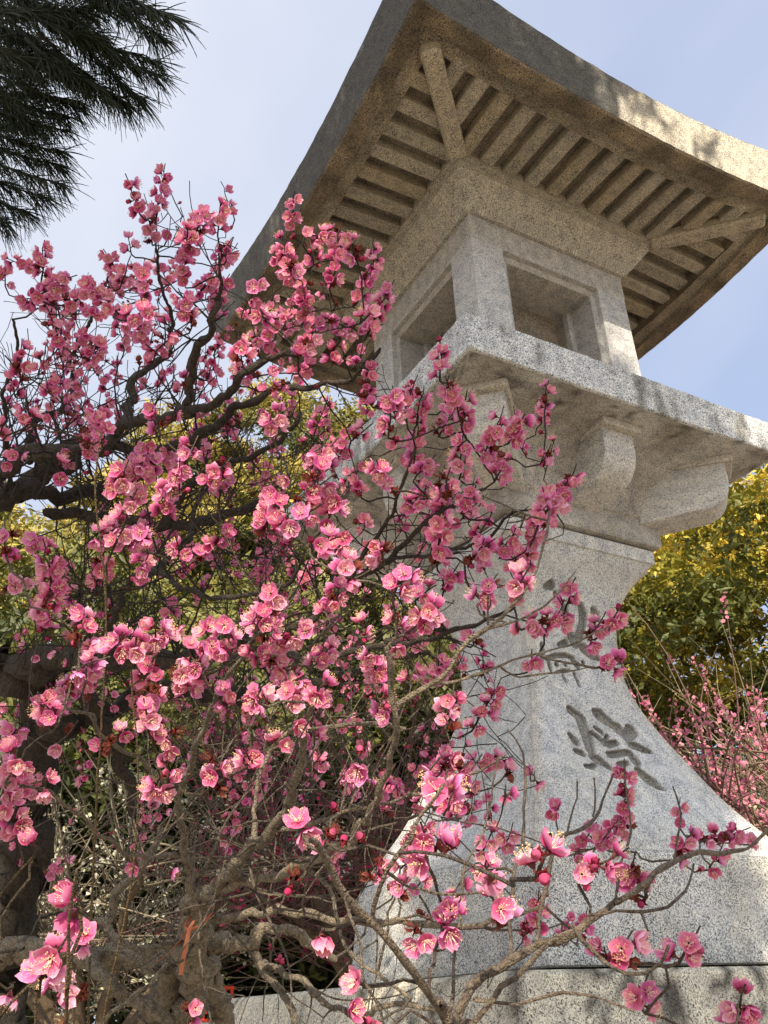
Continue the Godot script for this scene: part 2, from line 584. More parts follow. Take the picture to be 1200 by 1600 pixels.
func build_lantern():
	stain = noise(2.2, 91, 5)
	var root := thing("stone_lantern", "tall grey granite lantern with wide hipped roof, square fire box and carved shaft", "stone lantern", Vector3(0, LY - 1.93, 0))
	var o := Vector3(0, 1.93, 0)
	var warm := Color(1, 0.95, 0.86)
	# --- roof: fascia, rims, soffit and upper slopes as one stone
	var m := MB.new()
	var R := 1.108
	for k in 4:
		var b := face_basis(k)
		var strip := func(z0: float, y0: Callable, z1: float, y1: Callable, nx: int, ny: int, cols: Callable):
			var rows := []
			for j in ny + 1:
				var row := PackedVector3Array()
				var v := float(j) / ny
				for i in nx + 1:
					var t := 2.0 * i / nx - 1.0
					var z := lerpf(z0, z1, v)
					# hand dressed stone: no edge is quite straight
					var p3 := b * Vector3(t * z, lerpf(y0.call(t), y1.call(t), v), z)
					p3 += Vector3(stain.get_noise_3dv(p3 * 5.0), stain.get_noise_3dv(p3 * 5.0 + Vector3(9, 0, 0)), stain.get_noise_3dv(p3 * 5.0 + Vector3(0, 9, 0))) * 0.004
					row.append(p3)
				rows.append(row)
			m.grid(rows, cols, 1.0)
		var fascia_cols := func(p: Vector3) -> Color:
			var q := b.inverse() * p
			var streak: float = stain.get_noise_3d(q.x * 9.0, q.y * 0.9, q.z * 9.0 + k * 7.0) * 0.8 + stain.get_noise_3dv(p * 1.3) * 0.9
			var lich_shade := clampf(0.52 + streak * 1.1 - q.x * (0.95 if k == 0 else 0.12), 0.0, 1.0)
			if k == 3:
				lich_shade = clampf(0.86 + streak * 0.4, 0.0, 1.0)  # left eave dark throughout, its shade put into the lichen tone
			return Color(0.96, 0.89, 0.76).lerp(Color(0.15, 0.145, 0.13), smoothstep(0.15, 0.85, lich_shade))  # lichen streaks, with shaded left and sunlit right painted in
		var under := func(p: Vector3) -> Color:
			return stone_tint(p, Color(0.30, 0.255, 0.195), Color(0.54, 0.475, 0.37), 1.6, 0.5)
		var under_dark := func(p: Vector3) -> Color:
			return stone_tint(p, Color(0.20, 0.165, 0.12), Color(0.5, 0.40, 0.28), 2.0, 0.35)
		# upper slope, then fascia, then the stepped underside going inwards
		var slope := func(t: float) -> float: return 2.28
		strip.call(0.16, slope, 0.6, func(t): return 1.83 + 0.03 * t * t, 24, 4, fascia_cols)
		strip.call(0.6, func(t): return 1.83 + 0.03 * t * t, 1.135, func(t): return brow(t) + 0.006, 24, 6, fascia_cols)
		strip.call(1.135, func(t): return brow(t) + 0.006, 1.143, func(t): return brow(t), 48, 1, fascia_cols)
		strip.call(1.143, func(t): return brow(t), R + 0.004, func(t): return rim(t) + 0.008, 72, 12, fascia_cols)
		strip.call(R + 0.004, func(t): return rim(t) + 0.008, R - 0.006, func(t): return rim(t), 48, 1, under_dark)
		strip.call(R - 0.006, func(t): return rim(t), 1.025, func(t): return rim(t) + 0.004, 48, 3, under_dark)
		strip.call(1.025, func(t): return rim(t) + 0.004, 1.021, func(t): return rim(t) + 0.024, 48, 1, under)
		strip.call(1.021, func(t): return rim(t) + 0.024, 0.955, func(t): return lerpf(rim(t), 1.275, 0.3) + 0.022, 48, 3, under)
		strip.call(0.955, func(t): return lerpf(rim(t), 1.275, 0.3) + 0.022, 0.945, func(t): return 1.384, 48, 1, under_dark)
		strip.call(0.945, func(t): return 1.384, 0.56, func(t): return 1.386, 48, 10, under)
	var roof := part("roof", m.mesh(), mats.old_stone, root, o)
	# rafters under the eaves, every one a stone bar
	var rafter_tints := [Color(0.62, 0.56, 0.46), Color(0.56, 0.51, 0.42), Color(0.68, 0.62, 0.52), Color(0.60, 0.52, 0.39)]
	for k in 4:
		var b := face_basis(k)
		for i in range(-7, 7):
			var x := (i + 0.5) * 0.126
			var z0 := maxf(0.598, absf(x) + 0.03)
			var z1 := 0.985
			if z1 - z0 < 0.06:
				continue
			var t := x / 0.95
			var y0 := 1.338
			var y1: float = 1.318 + 0.02 * t * t
			y0 = lerpf(y0, y1, (z0 - 0.6) / 0.36)
			var mb := MB.new()
			var dirv := Vector3(0, y1 - y0, z1 - z0)
			var bb := Basis(Vector3.RIGHT, dirv.normalized().cross(Vector3.RIGHT).normalized(), dirv.normalized())
			mb.box(Vector3(x, (y0 + y1) * 0.5 + 0.03, (z0 + z1) * 0.5), Vector3(0.070 + 0.005 * sin(i * 3.1 + k), 0.06, dirv.length()), 0.008, bb, rafter_tints[absi(i * 7 + k * 3) % 4])
			var mm := MB.new()
			mm.add(mb, Transform3D(b, Vector3.ZERO))
			part("rafter", mm.mesh(), mats.old_stone, roof)
		# the hip rafter runs out to the corner
		var hd := Vector3(-1, 0, 1).normalized()
		var a0 := hd * 0.82 + Vector3(0, 1.325, 0)
		var a1 := hd * 1.375 + Vector3(0, 1.318, 0)
		var hb := (a1 - a0).normalized()
		var hx := Vector3.UP.cross(hb).normalized()
		var mh := MB.new()
		mh.box((a0 + a1) * 0.5 + Vector3(0, 0.025, 0), Vector3(0.085, 0.07, (a1 - a0).length()), 0.012, Basis(hx, hb.cross(hx), hb), Color(0.72, 0.64, 0.51))
		var mm2 := MB.new()
		mm2.add(mh, Transform3D(b, Vector3.ZERO))
		part("hip_rafter", mm2.mesh(), mats.old_stone, roof)
	# cornice between fire box and eaves
	var mc := MB.new()
	mc.loft([square(0.474, 1.161), square(0.515, 1.212), square(0.5755, 1.296), square(0.5755, 1.331)], true, false, Color(0.78, 0.73, 0.65))
	mc.loft([square(0.602, 1.330), square(0.602, 1.392)], true, false, Color(0.70, 0.65, 0.56))
	part("cornice", mc.mesh(), mats.old_stone, roof)
	var mf := MB.new()
	var rr := []
	for q in [[0.2, 2.26], [0.2, 2.34], [0.12, 2.37], [0.13, 2.42], [0.19, 2.5], [0.17, 2.6], [0.08, 2.69], [0.02, 2.76]]:
		var ring := PackedVector3Array()
		for s in 20:
			ring.append(Vector3(sin(TAU * s / 20.0) * q[0], q[1], cos(TAU * s / 20.0) * q[0]))
		rr.append(ring)
	mf.loft(rr)
	part("finial", mf.mesh(), mats.old_stone, roof)
	# --- fire box
	var fb := MB.new()
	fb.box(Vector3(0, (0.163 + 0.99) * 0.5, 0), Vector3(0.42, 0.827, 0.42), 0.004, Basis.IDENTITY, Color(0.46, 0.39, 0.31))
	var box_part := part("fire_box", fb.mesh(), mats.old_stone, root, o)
	var li := MB.new()
	li.box(Vector3(0, 1.087, 0), Vector3(0.9172, 0.147, 0.9172), 0.005, Basis.IDENTITY, Color(0.92, 0.86, 0.77))
	li.box(Vector3(0, 0.996, 0), Vector3(0.86, 0.046, 0.86), 0.004, Basis.IDENTITY, Color(0.86, 0.78, 0.66))
	part("lintel", li.mesh(), mats.stone, box_part)
	for k in 4:
		var pl := MB.new()
		var c := 0.459
		var w := 0.175
		pl.loft([square(w * 0.5 + 0.002, 0.163, 0.004), square(w * 0.5, 1.016, 0.004)], true, true, Color(1.0, 0.98, 0.95))
		var mm := MB.new()
		mm.add(pl, Transform3D(face_basis(k), face_basis(k) * Vector3(-(c - w * 0.5 - 0.003), 0, c - w * 0.5 - 0.003)))
		# recessed jambs on both inner sides
		var jb := MB.new()
		jb.box(Vector3(-0.268, 0.585, 0.325), Vector3(0.04, 0.82, 0.21), 0.004, Basis.IDENTITY, Color(0.9, 0.86, 0.8))
		jb.box(Vector3(-0.325, 0.585, 0.268), Vector3(0.21, 0.82, 0.04), 0.004, Basis.IDENTITY, Color(0.9, 0.86, 0.8))
		mm.add(jb, Transform3D(face_basis(k), Vector3.ZERO))
		part("pillar", mm.mesh(), mats.stone, box_part)
	# --- platform
	var pf := MB.new()
	var pcol := func(p: Vector3) -> Color:
		var drip: float = stain.get_noise_3d(p.x * 6.0, p.y * 1.5, p.z * 6.0) + stain.get_noise_3dv(p * 1.1) * 0.8
		var c := Color(1.0, 1.0, 0.985).lerp(Color(0.66, 0.65, 0.60), smoothstep(-0.1, 0.6, drip))
		return c.lerp(Color(0.34, 0.32, 0.28), smoothstep(0.35, 0.6, drip) * 0.7)
	var pp := [[0.30, 0.1634], [0.793, 0.1634], [0.7985, 0.161], [0.80, 0.156], [0.80, 0.006], [0.798, 0.002], [0.793, 0.0], [0.77, -0.001]]
	for k in 4:
		var b := face_basis(k)
		for j in pp.size() - 1:
			var rows := []
			var sub := 10 if j == 3 else 1
			for jj in sub + 1:
				var row := PackedVector3Array()
				var q0 := lerpf(pp[j][0], pp[j + 1][0], float(jj) / sub)
				for i in 81:
					var p3 := b * Vector3((i / 40.0 - 1.0) * q0, lerpf(pp[j][1], pp[j + 1][1], float(jj) / sub), q0)
					p3 += Vector3(stain.get_noise_3dv(p3 * 7.0), stain.get_noise_3dv(p3 * 7.0 + Vector3(9, 0, 0)), stain.get_noise_3dv(p3 * 7.0 + Vector3(0, 9, 0))) * 0.004
					row.append(p3)
				rows.append(row)
			pf.grid(rows, pcol, 1.0)
	var plat := part("platform", pf.mesh(), mats.speckled, root, o)
	var cv := MB.new()
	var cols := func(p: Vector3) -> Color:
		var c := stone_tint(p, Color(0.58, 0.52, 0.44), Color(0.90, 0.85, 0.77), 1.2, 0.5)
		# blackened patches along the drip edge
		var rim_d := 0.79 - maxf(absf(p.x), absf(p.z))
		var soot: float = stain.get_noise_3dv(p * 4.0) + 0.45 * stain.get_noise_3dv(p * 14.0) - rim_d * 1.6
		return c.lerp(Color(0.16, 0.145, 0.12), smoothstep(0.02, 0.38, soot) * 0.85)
	var prof := [[0.785, -0.002], [0.66, -0.008], [0.595, -0.016], [0.535, -0.036], [0.487, -0.075], [0.45, -0.13], [0.428, -0.185], [0.418, -0.232], [0.408, -0.238], [0.408, -0.342], [0.403, -0.348], [0.365, -0.35], [0.365, -0.368]]
	for k in 4:
		var b := face_basis(k)
		for j in prof.size() - 1:
			var rows := []
			var sub := 8 if j == 0 else 2
			for jj in sub + 1:
				var row := PackedVector3Array()
				var f := float(jj) / sub
				for i in 49:
					var hw := lerpf(prof[j][0], prof[j + 1][0], f)
					row.append(b * Vector3((i / 24.0 - 1.0) * hw, lerpf(prof[j][1], prof[j + 1][1], f), hw))
				rows.append(row)
			cv.grid(rows, cols, 1.0)
	part("corbel", cv.mesh(), mats.stone, plat)
	for k in 8:
		var reach := 0.662 if k % 2 == 0 else 0.89
		var start := 0.36 if k % 2 == 0 else 0.5
		var poly := PackedVector2Array([Vector2(start, -0.03), Vector2(reach, -0.03), Vector2(reach, -0.115)])
		for i in range(1, 11):
			var a := i / 10.0 * PI / 2.0
			poly.append(Vector2(reach - 0.125 * (1.0 - cos(a)), -0.115 - 0.125 * sin(a)))
		poly.append(Vector2(start, -0.262))
		var br := MB.new()
		var ang := k * PI / 4.0
		var arm := Vector3(sin(ang), 0, cos(ang))
		var b := Basis(arm, Vector3.UP, arm.cross(Vector3.UP))
		br.prism(poly, 0.080, Vector3.ZERO, b, Color(1.0, 0.95, 0.87), 0.006)
		br.box(arm * (reach + start + 0.025) * 0.5 + Vector3(0, -0.018, 0), Vector3(reach - start + 0.05, 0.034, 0.20), 0.008, b, Color(0.9, 0.82, 0.7))
		part("bracket", br.mesh(), mats.stone, plat)
	# --- shaft with the carved characters on its lettered face
	var front := strokes(GLYPHS)
	var marks := strokes(SIDE_MARKS)
	var sh := MB.new()
	var shcol := func(p: Vector3) -> Color:
		var edge := minf(absf(absf(p.x) - shaft_w(p.y)), absf(absf(p.z) - shaft_w(p.y)))
		var corner := absf(p.x) + absf(p.z) - 2.0 * shaft_w(p.y)
		var c := stone_tint(p, Color(0.93, 0.92, 0.88), Color(1.06, 1.05, 1.02), 0.9)
		return c.lerp(Color(0.78, 0.66, 0.5), clampf(1.0 + corner / 0.05, 0.0, 1.0) * 0.55 * (edge * 0.0 + 1.0)) if corner > -0.05 else c
	for k in 4:
		var b := face_basis(k)
		var nx := 280 if k == 0 else 60 if k == 3 else 12
		var ny := 460 if k == 0 else 150 if k == 3 else 60
		var rows := []
		for j in ny + 1:
			var y := lerpf(-0.42, -1.6, float(j) / ny)
			var w := shaft_w(y)
			var row := PackedVector3Array()
			var near_front := front.filter(func(s): return minf(s[0].y, s[1].y) - 0.03 < y and maxf(s[0].y, s[1].y) + 0.03 > y)
			for i in nx + 1:
				var x := (2.0 * i / nx - 1.0) * (w - 0.007)
				var dep := 0.0
				if k == 0:
					dep = carve(x, y, near_front)
				elif k == 3:
					dep = carve(x, y, marks) * 0.4
				row.append(b * Vector3(x, y, w - dep))
			rows.append(row)
		var k0 := sh.v.size()
		sh.grid(rows, shcol, 1.0)
		if k == 0 or k == 3:
			# dirt in the strokes, darkened with depth to stand in for recess shade
			var bi := b.inverse()
			for q in range(k0, sh.v.size()):
				var lp := bi * sh.v[q]
				var dep2 := shaft_w(lp.y) - lp.z
				if dep2 > 0.004:
					sh.c[q] = sh.c[q].lerp(Color(0.46, 0.44, 0.40), clampf((dep2 - 0.003) / 0.008, 0.0, 1.0) * (1.0 if k == 0 else 0.5))
		var edge_rows := []
		for j in 61:
			var y := lerpf(-0.42, -1.6, j / 60.0)
			var w := shaft_w(y)
			edge_rows.append(PackedVector3Array([b * Vector3(w - 0.007, y, w), b * Vector3(w, y, w - 0.007)]))
		sh.grid(edge_rows, shcol, 1.0)
	sh.loft([square(0.372, -0.421), square(0.380, -0.419), square(0.384, -0.364), square(0.380, -0.360)], true, true, Color(1.0, 0.98, 0.93))
	part("shaft", sh.mesh(), mats.stone, root, o)
	# --- base stone
	var ba := MB.new()
	var bcol := func(p: Vector3) -> Color: return stone_tint(p, Color(0.78, 0.75, 0.68), Color(1.0, 0.98, 0.93), 1.5)
	var bp := [[0.545, -1.598], [0.556, -1.603], [0.562, -1.615], [0.59, -1.90], [0.588, -1.925], [0.575, -1.93]]
	for k in 4:
		var b := face_basis(k)
		for j in bp.size() - 1:
			var rows := []
			for jj in 5:
				var row := PackedVector3Array()
				for i in 41:
					var q0 := lerpf(bp[j][0], bp[j + 1][0], jj / 4.0)
					row.append(b * Vector3((i / 20.0 - 1.0) * q0, lerpf(bp[j][1], bp[j + 1][1], jj / 4.0), q0))
				rows.append(row)
			ba.grid(rows, bcol, 1.0)
	part("base_stone", ba.mesh(), mats.speckled, root, o)

func build_plinth():
	var root := thing("stone_plinth", "lichen stained battered stone plinth under the granite lantern", "plinth", Vector3(0, 0, 0))
	var xs := [-0.86, 0.02, 0.92]
	var zs := [-1.22, -0.47, 0.80]
	var ys := [[1.636, 1.10], [1.096, 0.55], [0.546, 0.0]]
	for lv in 3:
		for i in 2:
			for j in 2:
				var m := MB.new()
				var grow: float = lv * 0.16
				var outx := func(x: float, top: bool) -> float:
					var g: float = grow + (0.0 if top else 0.155)
					return x - g if x == xs[0] else x + g if x == xs[2] else x
				var outz := func(z: float, top: bool) -> float:
					var g: float = grow + (0.0 if top else 0.155)
					return z - g if z == zs[0] else z + g if z == zs[2] else z
				var ring := func(y: float, top: bool, ins: float) -> PackedVector3Array:
					var a: float = outx.call(xs[i], top) + 0.003 + ins
					var b: float = outx.call(xs[i + 1], top) - 0.003 - ins
					var c: float = outz.call(zs[j], top) + 0.003 + ins
					var d: float = outz.call(zs[j + 1], top) - 0.003 - ins
					return PackedVector3Array([Vector3(a, y, d), Vector3(b, y, d), Vector3(b, y, c), Vector3(a, y, c)])
				# subdivided sides for lichen streaks and a painted sunlit end
				var cols := func(p: Vector3) -> Color:
					var s: float = stain.get_noise_3d(p.x * 3.5, p.y * 0.8, p.z * 3.5) * 1.3 + stain.get_noise_3d(p.x * 13.0, p.y * 2.2, p.z * 13.0) * 0.9
					var cream := Color(1.0, 0.95, 0.82)
					var dk := Color(0.15, 0.14, 0.12)
					return cream.lerp(dk, smoothstep(-0.12, 0.22, s + p.x * 0.45 + p.z * 0.18 - 0.02))  # streaks are lichen, cream towards the left stands in for sunlight
				var top_r: PackedVector3Array = ring.call(ys[lv][0] - 0.012, true, 0.0)
				var cap_r: PackedVector3Array = ring.call(ys[lv][0], true, 0.012)
				var bot_r: PackedVector3Array = ring.call(ys[lv][1], false, 0.0)
				for e in 4:
					for bb in 2:
						var lo := bot_r if bb == 0 else top_r
						var hi := top_r if bb == 0 else cap_r
						var rows := []
						var nn := 16 if bb == 0 else 1
						for r in nn + 1:
							var row := PackedVector3Array()
							for q in 25:
								var u := q / 24.0
								row.append((hi[e].lerp(hi[(e + 1) % 4], u)).lerp(lo[e].lerp(lo[(e + 1) % 4], u), float(r) / nn))
							rows.append(row)
						m.grid(rows, cols, 1.0)
				m.quad(cap_r[0], cap_r[1], cap_r[2], cap_r[3], Color(0.7, 0.66, 0.56))
				part("stone_block", m.mesh(), mats.old_stone, root)

# ---------------------------------------------------------------- trees behind
func leaf_sprig(count: int, length: float, wide: float, spread: float, sd: int) -> MB:
	var r := RandomNumberGenerator.new()
	r.seed = sd
	var m := MB.new()
	for i in count:
		var a := r.randf() * TAU
		var up := r.randf_range(-0.35, 0.9)
		var d := Vector3(cos(a), up, sin(a)).normalized()
		var o := Vector3(r.randf_range(-1, 1), r.randf_range(-1, 1), r.randf_range(-1, 1)) * spread
		var side := d.cross(Vector3(r.randf_range(-0.4, 0.4), 1, r.randf_range(-0.4, 0.4))).normalized()
		var nn := side.cross(d)
		var l := length * r.randf_range(0.75, 1.2)
		var w := wide * r.randf_range(0.8, 1.2)
		var c := Color.WHITE * r.randf_range(0.75, 1.0)
		var p0 := o
		var p1 := o + d * l * 0.45 + side * w * 0.5 - nn * l * 0.03
		var p2 := o + d * l - nn * l * 0.16
		var p3 := o + d * l * 0.45 - side * w * 0.5 - nn * l * 0.03
		var pm := o + d * l * 0.5 - nn * l * 0.09
		m.tri(p0, p1, pm, c); m.tri(p1, p2, pm, c)
		m.tri(p2, p3, pm, c * 0.9); m.tri(p3, p0, pm, c * 0.9)
	return m

func scatter(called: String, mesh: Mesh, mat: Material, xf: Array, cols: Array, parent: Node, where := Vector3.ZERO) -> MultiMeshInstance3D:
	var mm := MultiMesh.new()
	mm.transform_format = MultiMesh.TRANSFORM_3D
	mm.use_colors = true
	mm.mesh = mesh
	mm.instance_count = xf.size()
	for i in xf.size():
		mm.set_instance_transform(i, xf[i])
		mm.set_instance_color(i, cols[i])
	var o := MultiMeshInstance3D.new()
	o.name = named(called, parent)
	o.multimesh = mm
	o.material_override = mat
	parent.add_child(o, true)
	o.position = where
	o.set_meta("kind", "stuff")
	return o

func random_basis(r: RandomNumberGenerator, s: float) -> Basis:
	var ax := Vector3(r.randf_range(-1, 1), r.randf_range(-1, 1), r.randf_range(-1, 1))
	if ax.length() < 0.05:
		ax = Vector3.UP
	return Basis(ax.normalized(), r.randf() * TAU).scaled(Vector3.ONE * s)

# a broad evergreen: trunk, limbs and a crown of leafy clumps
func broad_tree(called: String, label: String, group: String, where: Vector3, height: float, wide: float, crown_low: float, clumps: int, per: int, palette: Array, sd: int, size := 1.0):
	var r := RandomNumberGenerator.new()
	r.seed = sd
	var root := thing(called, label, "tree", where, group)
	var tm := MB.new()
	var nz := noise(1.5, sd, 3)
	var top := Vector3(r.randf_range(-0.6, 0.6), height * 0.6, r.randf_range(-0.6, 0.6))
	var pts := PackedVector3Array()
	var rad := PackedFloat32Array()
	for i in 12:
		var t := i / 11.0
		pts.append(Vector3.ZERO.lerp(top, t) + Vector3(nz.get_noise_1d(t * 3.0), 0, nz.get_noise_1d(t * 3.0 + 40.0)) * 0.8 * t)
		rad.append(height * (0.034 * (1.0 - t) + 0.009) + (0.12 * height * 0.05 if i == 0 else 0.0))
	tm.tube(pts, rad, 10, Color(0.5, 0.46, 0.4))
	part("trunk", tm.mesh(), mats.bark, root)
	var centres := []
	for i in clumps:
		for tries in 30:
			var q := Vector3(r.randf_range(-1, 1), r.randf_range(-1, 1), r.randf_range(-1, 1))
			if q.length() > 1.0 or q.length() < 0.35:
				continue
			var mid := (height + crown_low) * 0.5
			var c := Vector3(q.x * wide * 0.5, mid + q.y * (height - crown_low) * 0.5, q.z * wide * 0.5)
			centres.append(c)
			break
	for i in 9:
		var lm := MB.new()
		var to: Vector3 = centres[(i * 7) % centres.size()]
		var k := 4 + i % 6
		var from := pts[k]
		var mid2 := from.lerp(to, 0.5) + Vector3(0, -0.3, 0)
		var lp := PackedVector3Array()
		var lr := PackedFloat32Array()
		for j in 8:
			var t := j / 7.0
			lp.append(from.lerp(mid2, t).lerp(mid2.lerp(to, t), t))
			lr.append(lerpf(rad[k] * 0.5, 0.025, t))
		lm.tube(lp, lr, 6, Color(0.45, 0.42, 0.36))
		part("limb", lm.mesh(), mats.bark, root)
	var xf := []
	var cols := []
	for c in centres:
		var cr := r.randf_range(0.45, 0.9) * pow(wide / 7.0, 0.5)
		var tone := r.randf_range(-0.25, 0.25)
		var hgt: float = clampf((c.y - crown_low) / (height - crown_low), 0.0, 1.0)
		for i in per:
			var d := Vector3(r.randf_range(-1, 1), r.randf_range(-0.75, 1), r.randf_range(-1, 1)).normalized()
			var rr := cr * pow(r.randf(), 0.4)
			var p: Vector3 = c + d * rr * Vector3(1.25, 0.75, 1.25)
			xf.append(Transform3D(random_basis(r, size * r.randf_range(0.7, 1.25)), p))
			# young yellow leaves sit at the ends of the upper shoots
			var fresh := clampf(0.10 + hgt * 0.75 + d.y * 0.36 + tone + r.randf_range(-0.22, 0.22), 0.0, 1.0)
			var cc: Color = palette[0].lerp(palette[1], smoothstep(0.1, 0.5, fresh)).lerp(palette[2], smoothstep(0.5, 0.95, fresh))
			cols.append(cc)
	scatter("crown", leaf_sprig(9, 0.13, 0.055, 0.10, sd).mesh(), mats.leaf, xf, cols, root)

func ground_at(az: float, dist: float) -> Vector3:      # azimuth in degrees from -z towards +x
	return Vector3(eye.x + sin(deg_to_rad(az)) * dist, 0.0, eye.z - cos(deg_to_rad(az)) * dist)

# an upright thicket of bare plum twigs with far blossoms on them
func far_plum(called: String, label: String, where: Vector3, height: float, wide: float, stems: int, flowers: int, petals: Array, wood: Color, sd: int, droop := 0.0):
	var r := RandomNumberGenerator.new()
	r.seed = sd
	var root := thing(called, label, "plum tree", where)
	var tm := MB.new()
	var fork := Vector3(r.randf_range(-0.2, 0.2), height * 0.3, r.randf_range(-0.2, 0.2))
	tm.tube(PackedVector3Array([Vector3.ZERO, fork * 0.5 + Vector3(0.06, 0, 0), fork]), PackedFloat32Array([0.14, 0.11, 0.09]), 8, Color(0.7, 0.6, 0.5))
	part("trunk", tm.mesh(), mats.bark, root)
	var tw := MB.new()
	var spots := []
	var tips := []
	for i in 9:
		var a := TAU * i / 9.0 + r.randf_range(-0.3, 0.3)
		var p := PackedVector3Array()
		var q := PackedFloat32Array()
		var end := Vector3(cos(a) * wide * 0.33, height * r.randf_range(0.5, 0.75), sin(a) * wide * 0.33)
		for j in 8:
			var t := j / 7.0
			p.append(fork.lerp(end, t) + Vector3(0, sin(t * PI) * 0.15, 0) + Vector3(r.randf_range(-1, 1), r.randf_range(-1, 1), r.randf_range(-1, 1)) * 0.05 * t)
			q.append(lerpf(0.055, 0.018, t))
		var bm := MB.new()
		bm.tube(p, q, 6, Color(0.75, 0.65, 0.55))
		part("branch", bm.mesh(), mats.bark, root)
		tips.append_array([p[3], p[4], p[5], p[6], p[7]])
	for i in stems:
		var from: Vector3 = tips[r.randi() % tips.size()] + Vector3(r.randf_range(-1, 1), r.randf_range(-1, 1), r.randf_range(-1, 1)) * 0.12
		var d := Vector3(r.randf_range(-1, 1), r.randf_range(-0.2, 1.5), r.randf_range(-1, 1)).normalized()
		d = (d + Vector3(from.x, 0, from.z).normalized() * 0.35).normalized()
		var l := r.randf_range(0.3, 1.0) * height * 0.34
		var p := PackedVector3Array()
		var q := PackedFloat32Array()
		var bend := Vector3(r.randf_range(-1, 1), r.randf_range(-0.6, 0.6) - droop, r.randf_range(-1, 1)) * l * 0.38
		for j in 6:
			var t := j / 5.0
			var pt := from + d * l * t + bend * t * t
			p.append(pt)
			q.append(lerpf(0.0085, 0.0028, t))
			if j > 0:
				spots.append([pt, d])
		tw.tube(p, q, 3, wood * r.randf_range(0.6, 1.0))
	var twn := part("twigs", tw.mesh(), mats.plain, root)
	twn.set_meta("kind", "stuff")
	var xf := []
	var cols := []
	for i in flowers:
		var s: Array = spots[r.randi() % spots.size()]
		var run := r.randi_range(1, 6)
		for k in run:
			var pt: Vector3 = s[0] + s[1] * (k - run * 0.5) * 0.028 + Vector3(r.randf_range(-1, 1), r.randf_range(-1, 1), r.randf_range(-1, 1)) * 0.016
			xf.append(Transform3D(random_basis(r, r.randf_range(0.8, 1.2)), pt))
			cols.append(petals[r.randi() % petals.size()] * r.randf_range(0.8, 1.0))
	scatter("blossoms", simple_blossom().mesh(), mats.petal, xf, cols, root)

func simple_blossom() -> MB:
	var m := MB.new()
	for i in 5:
		var a := TAU * i / 5.0
		var d := Vector3(cos(a), 0.25, sin(a))
		var s := Vector3(-sin(a), 0, cos(a))
		var R := 0.0125
		m.tri(Vector3.ZERO, d * R * 0.7 + s * R * 0.52, d * R * 1.05, Color.WHITE)
		m.tri(Vector3.ZERO, d * R * 1.05, d * R * 0.7 - s * R * 0.52, Color.WHITE)
	m.tri(Vector3(0.004, 0.002, 0), Vector3(-0.002, 0.002, 0.004), Vector3(-0.002, 0.002, -0.004), Color(1.0, 0.9, 0.6))
	return m

func build_background():
	var camphor := [Color(0.10, 0.12, 0.024), Color(0.40, 0.36, 0.045), Color(0.88, 0.66, 0.10)]
	broad_tree("camphor_tree", "broad yellow green evergreen tree right of the carved shaft, below the platform corner", "yellow green trees behind the lantern", ground_at(53.5, 15.0), 8.9, 9.5, 4.0, 120, 140, camphor, 301)
	var olive := [Color(0.05, 0.07, 0.018), Color(0.21, 0.21, 0.04), Color(0.58, 0.47, 0.11)]
	broad_tree("camphor_tree", "tall yellow green tree left of the lantern, its top between blossoms and platform", "yellow green trees behind the lantern", ground_at(20.5, 17.0), 13.7, 5.6, 5.5, 90, 150, olive, 302)
	broad_tree("camphor_tree", "yellow green tree whose tip shows in the gap under the roof's left eave", "yellow green trees behind the lantern", ground_at(29.0, 18.5), 15.0, 6.2, 6.0, 90, 140, olive, 303)
	broad_tree("camphor_tree", "rounded yellow green tree at the left edge behind the dark plum trunk", "yellow green trees behind the lantern", ground_at(9.5, 17.0), 10.9, 7.5, 4.6, 100, 140, olive, 304)
	broad_tree("evergreen_tree", "dark evergreen tree low behind the bare plum twigs at left", "", ground_at(15.0, 13.0), 6.8, 8.8, 0.8, 120, 150, [Color(0.035, 0.05, 0.015), Color(0.11, 0.13, 0.03), Color(0.26, 0.25, 0.06)], 305)
	broad_tree("evergreen_tree", "dark bushy evergreen behind the red plum beside the shaft", "", ground_at(30.0, 12.0), 6.0, 6.4, 0.8, 90, 150, [Color(0.02, 0.03, 0.01), Color(0.06, 0.075, 0.02), Color(0.15, 0.15, 0.04)], 306)
	broad_tree("evergreen_tree", "dark low evergreen filling the space under the right yellow tree", "", ground_at(60.0, 16.5), 4.4, 12.0, 0.4, 100, 150, [Color(0.018, 0.028, 0.01), Color(0.05, 0.06, 0.016), Color(0.12, 0.13, 0.03)], 307)
	cypress()
	far_plum("red_plum_tree", "deep magenta plum in bloom between lantern shaft and front branches", ground_at(28.5, 7.4), 4.7, 3.6, 750, 1500, [Color(0.56, 0.05, 0.14), Color(0.46, 0.035, 0.13), Color(0.68, 0.12, 0.2)], Color(0.13, 0.07, 0.06), 401)
	far_plum("white_plum_tree", "pale bare twigged plum with small white blossoms, lower left behind the trunk", ground_at(12.5, 7.6), 4.0, 4.6, 650, 1500, [Color(0.72, 0.70, 0.55), Color(0.6, 0.62, 0.4), Color(0.78, 0.75, 0.66)], Color(0.20, 0.165, 0.11), 402)
	far_plum("white_plum_tree", "straw coloured plum thicket with few pale blossoms right of the shaft", ground_at(50.5, 9.5), 4.4, 3.6, 1300, 700, [Color(0.66, 0.6, 0.42), Color(0.56, 0.5, 0.3)], Color(0.32, 0.26, 0.16), 403)
	far_plum("pink_plum_tree", "light pink plum with drooping branches at the right edge below the yellow tree", ground_at(52.5, 6.4), 4.3, 3.4, 430, 3600, [Color(0.80, 0.30, 0.40), Color(0.74, 0.24, 0.38), Color(0.84, 0.4, 0.48)], Color(0.24, 0.17, 0.12), 404, 0.4)

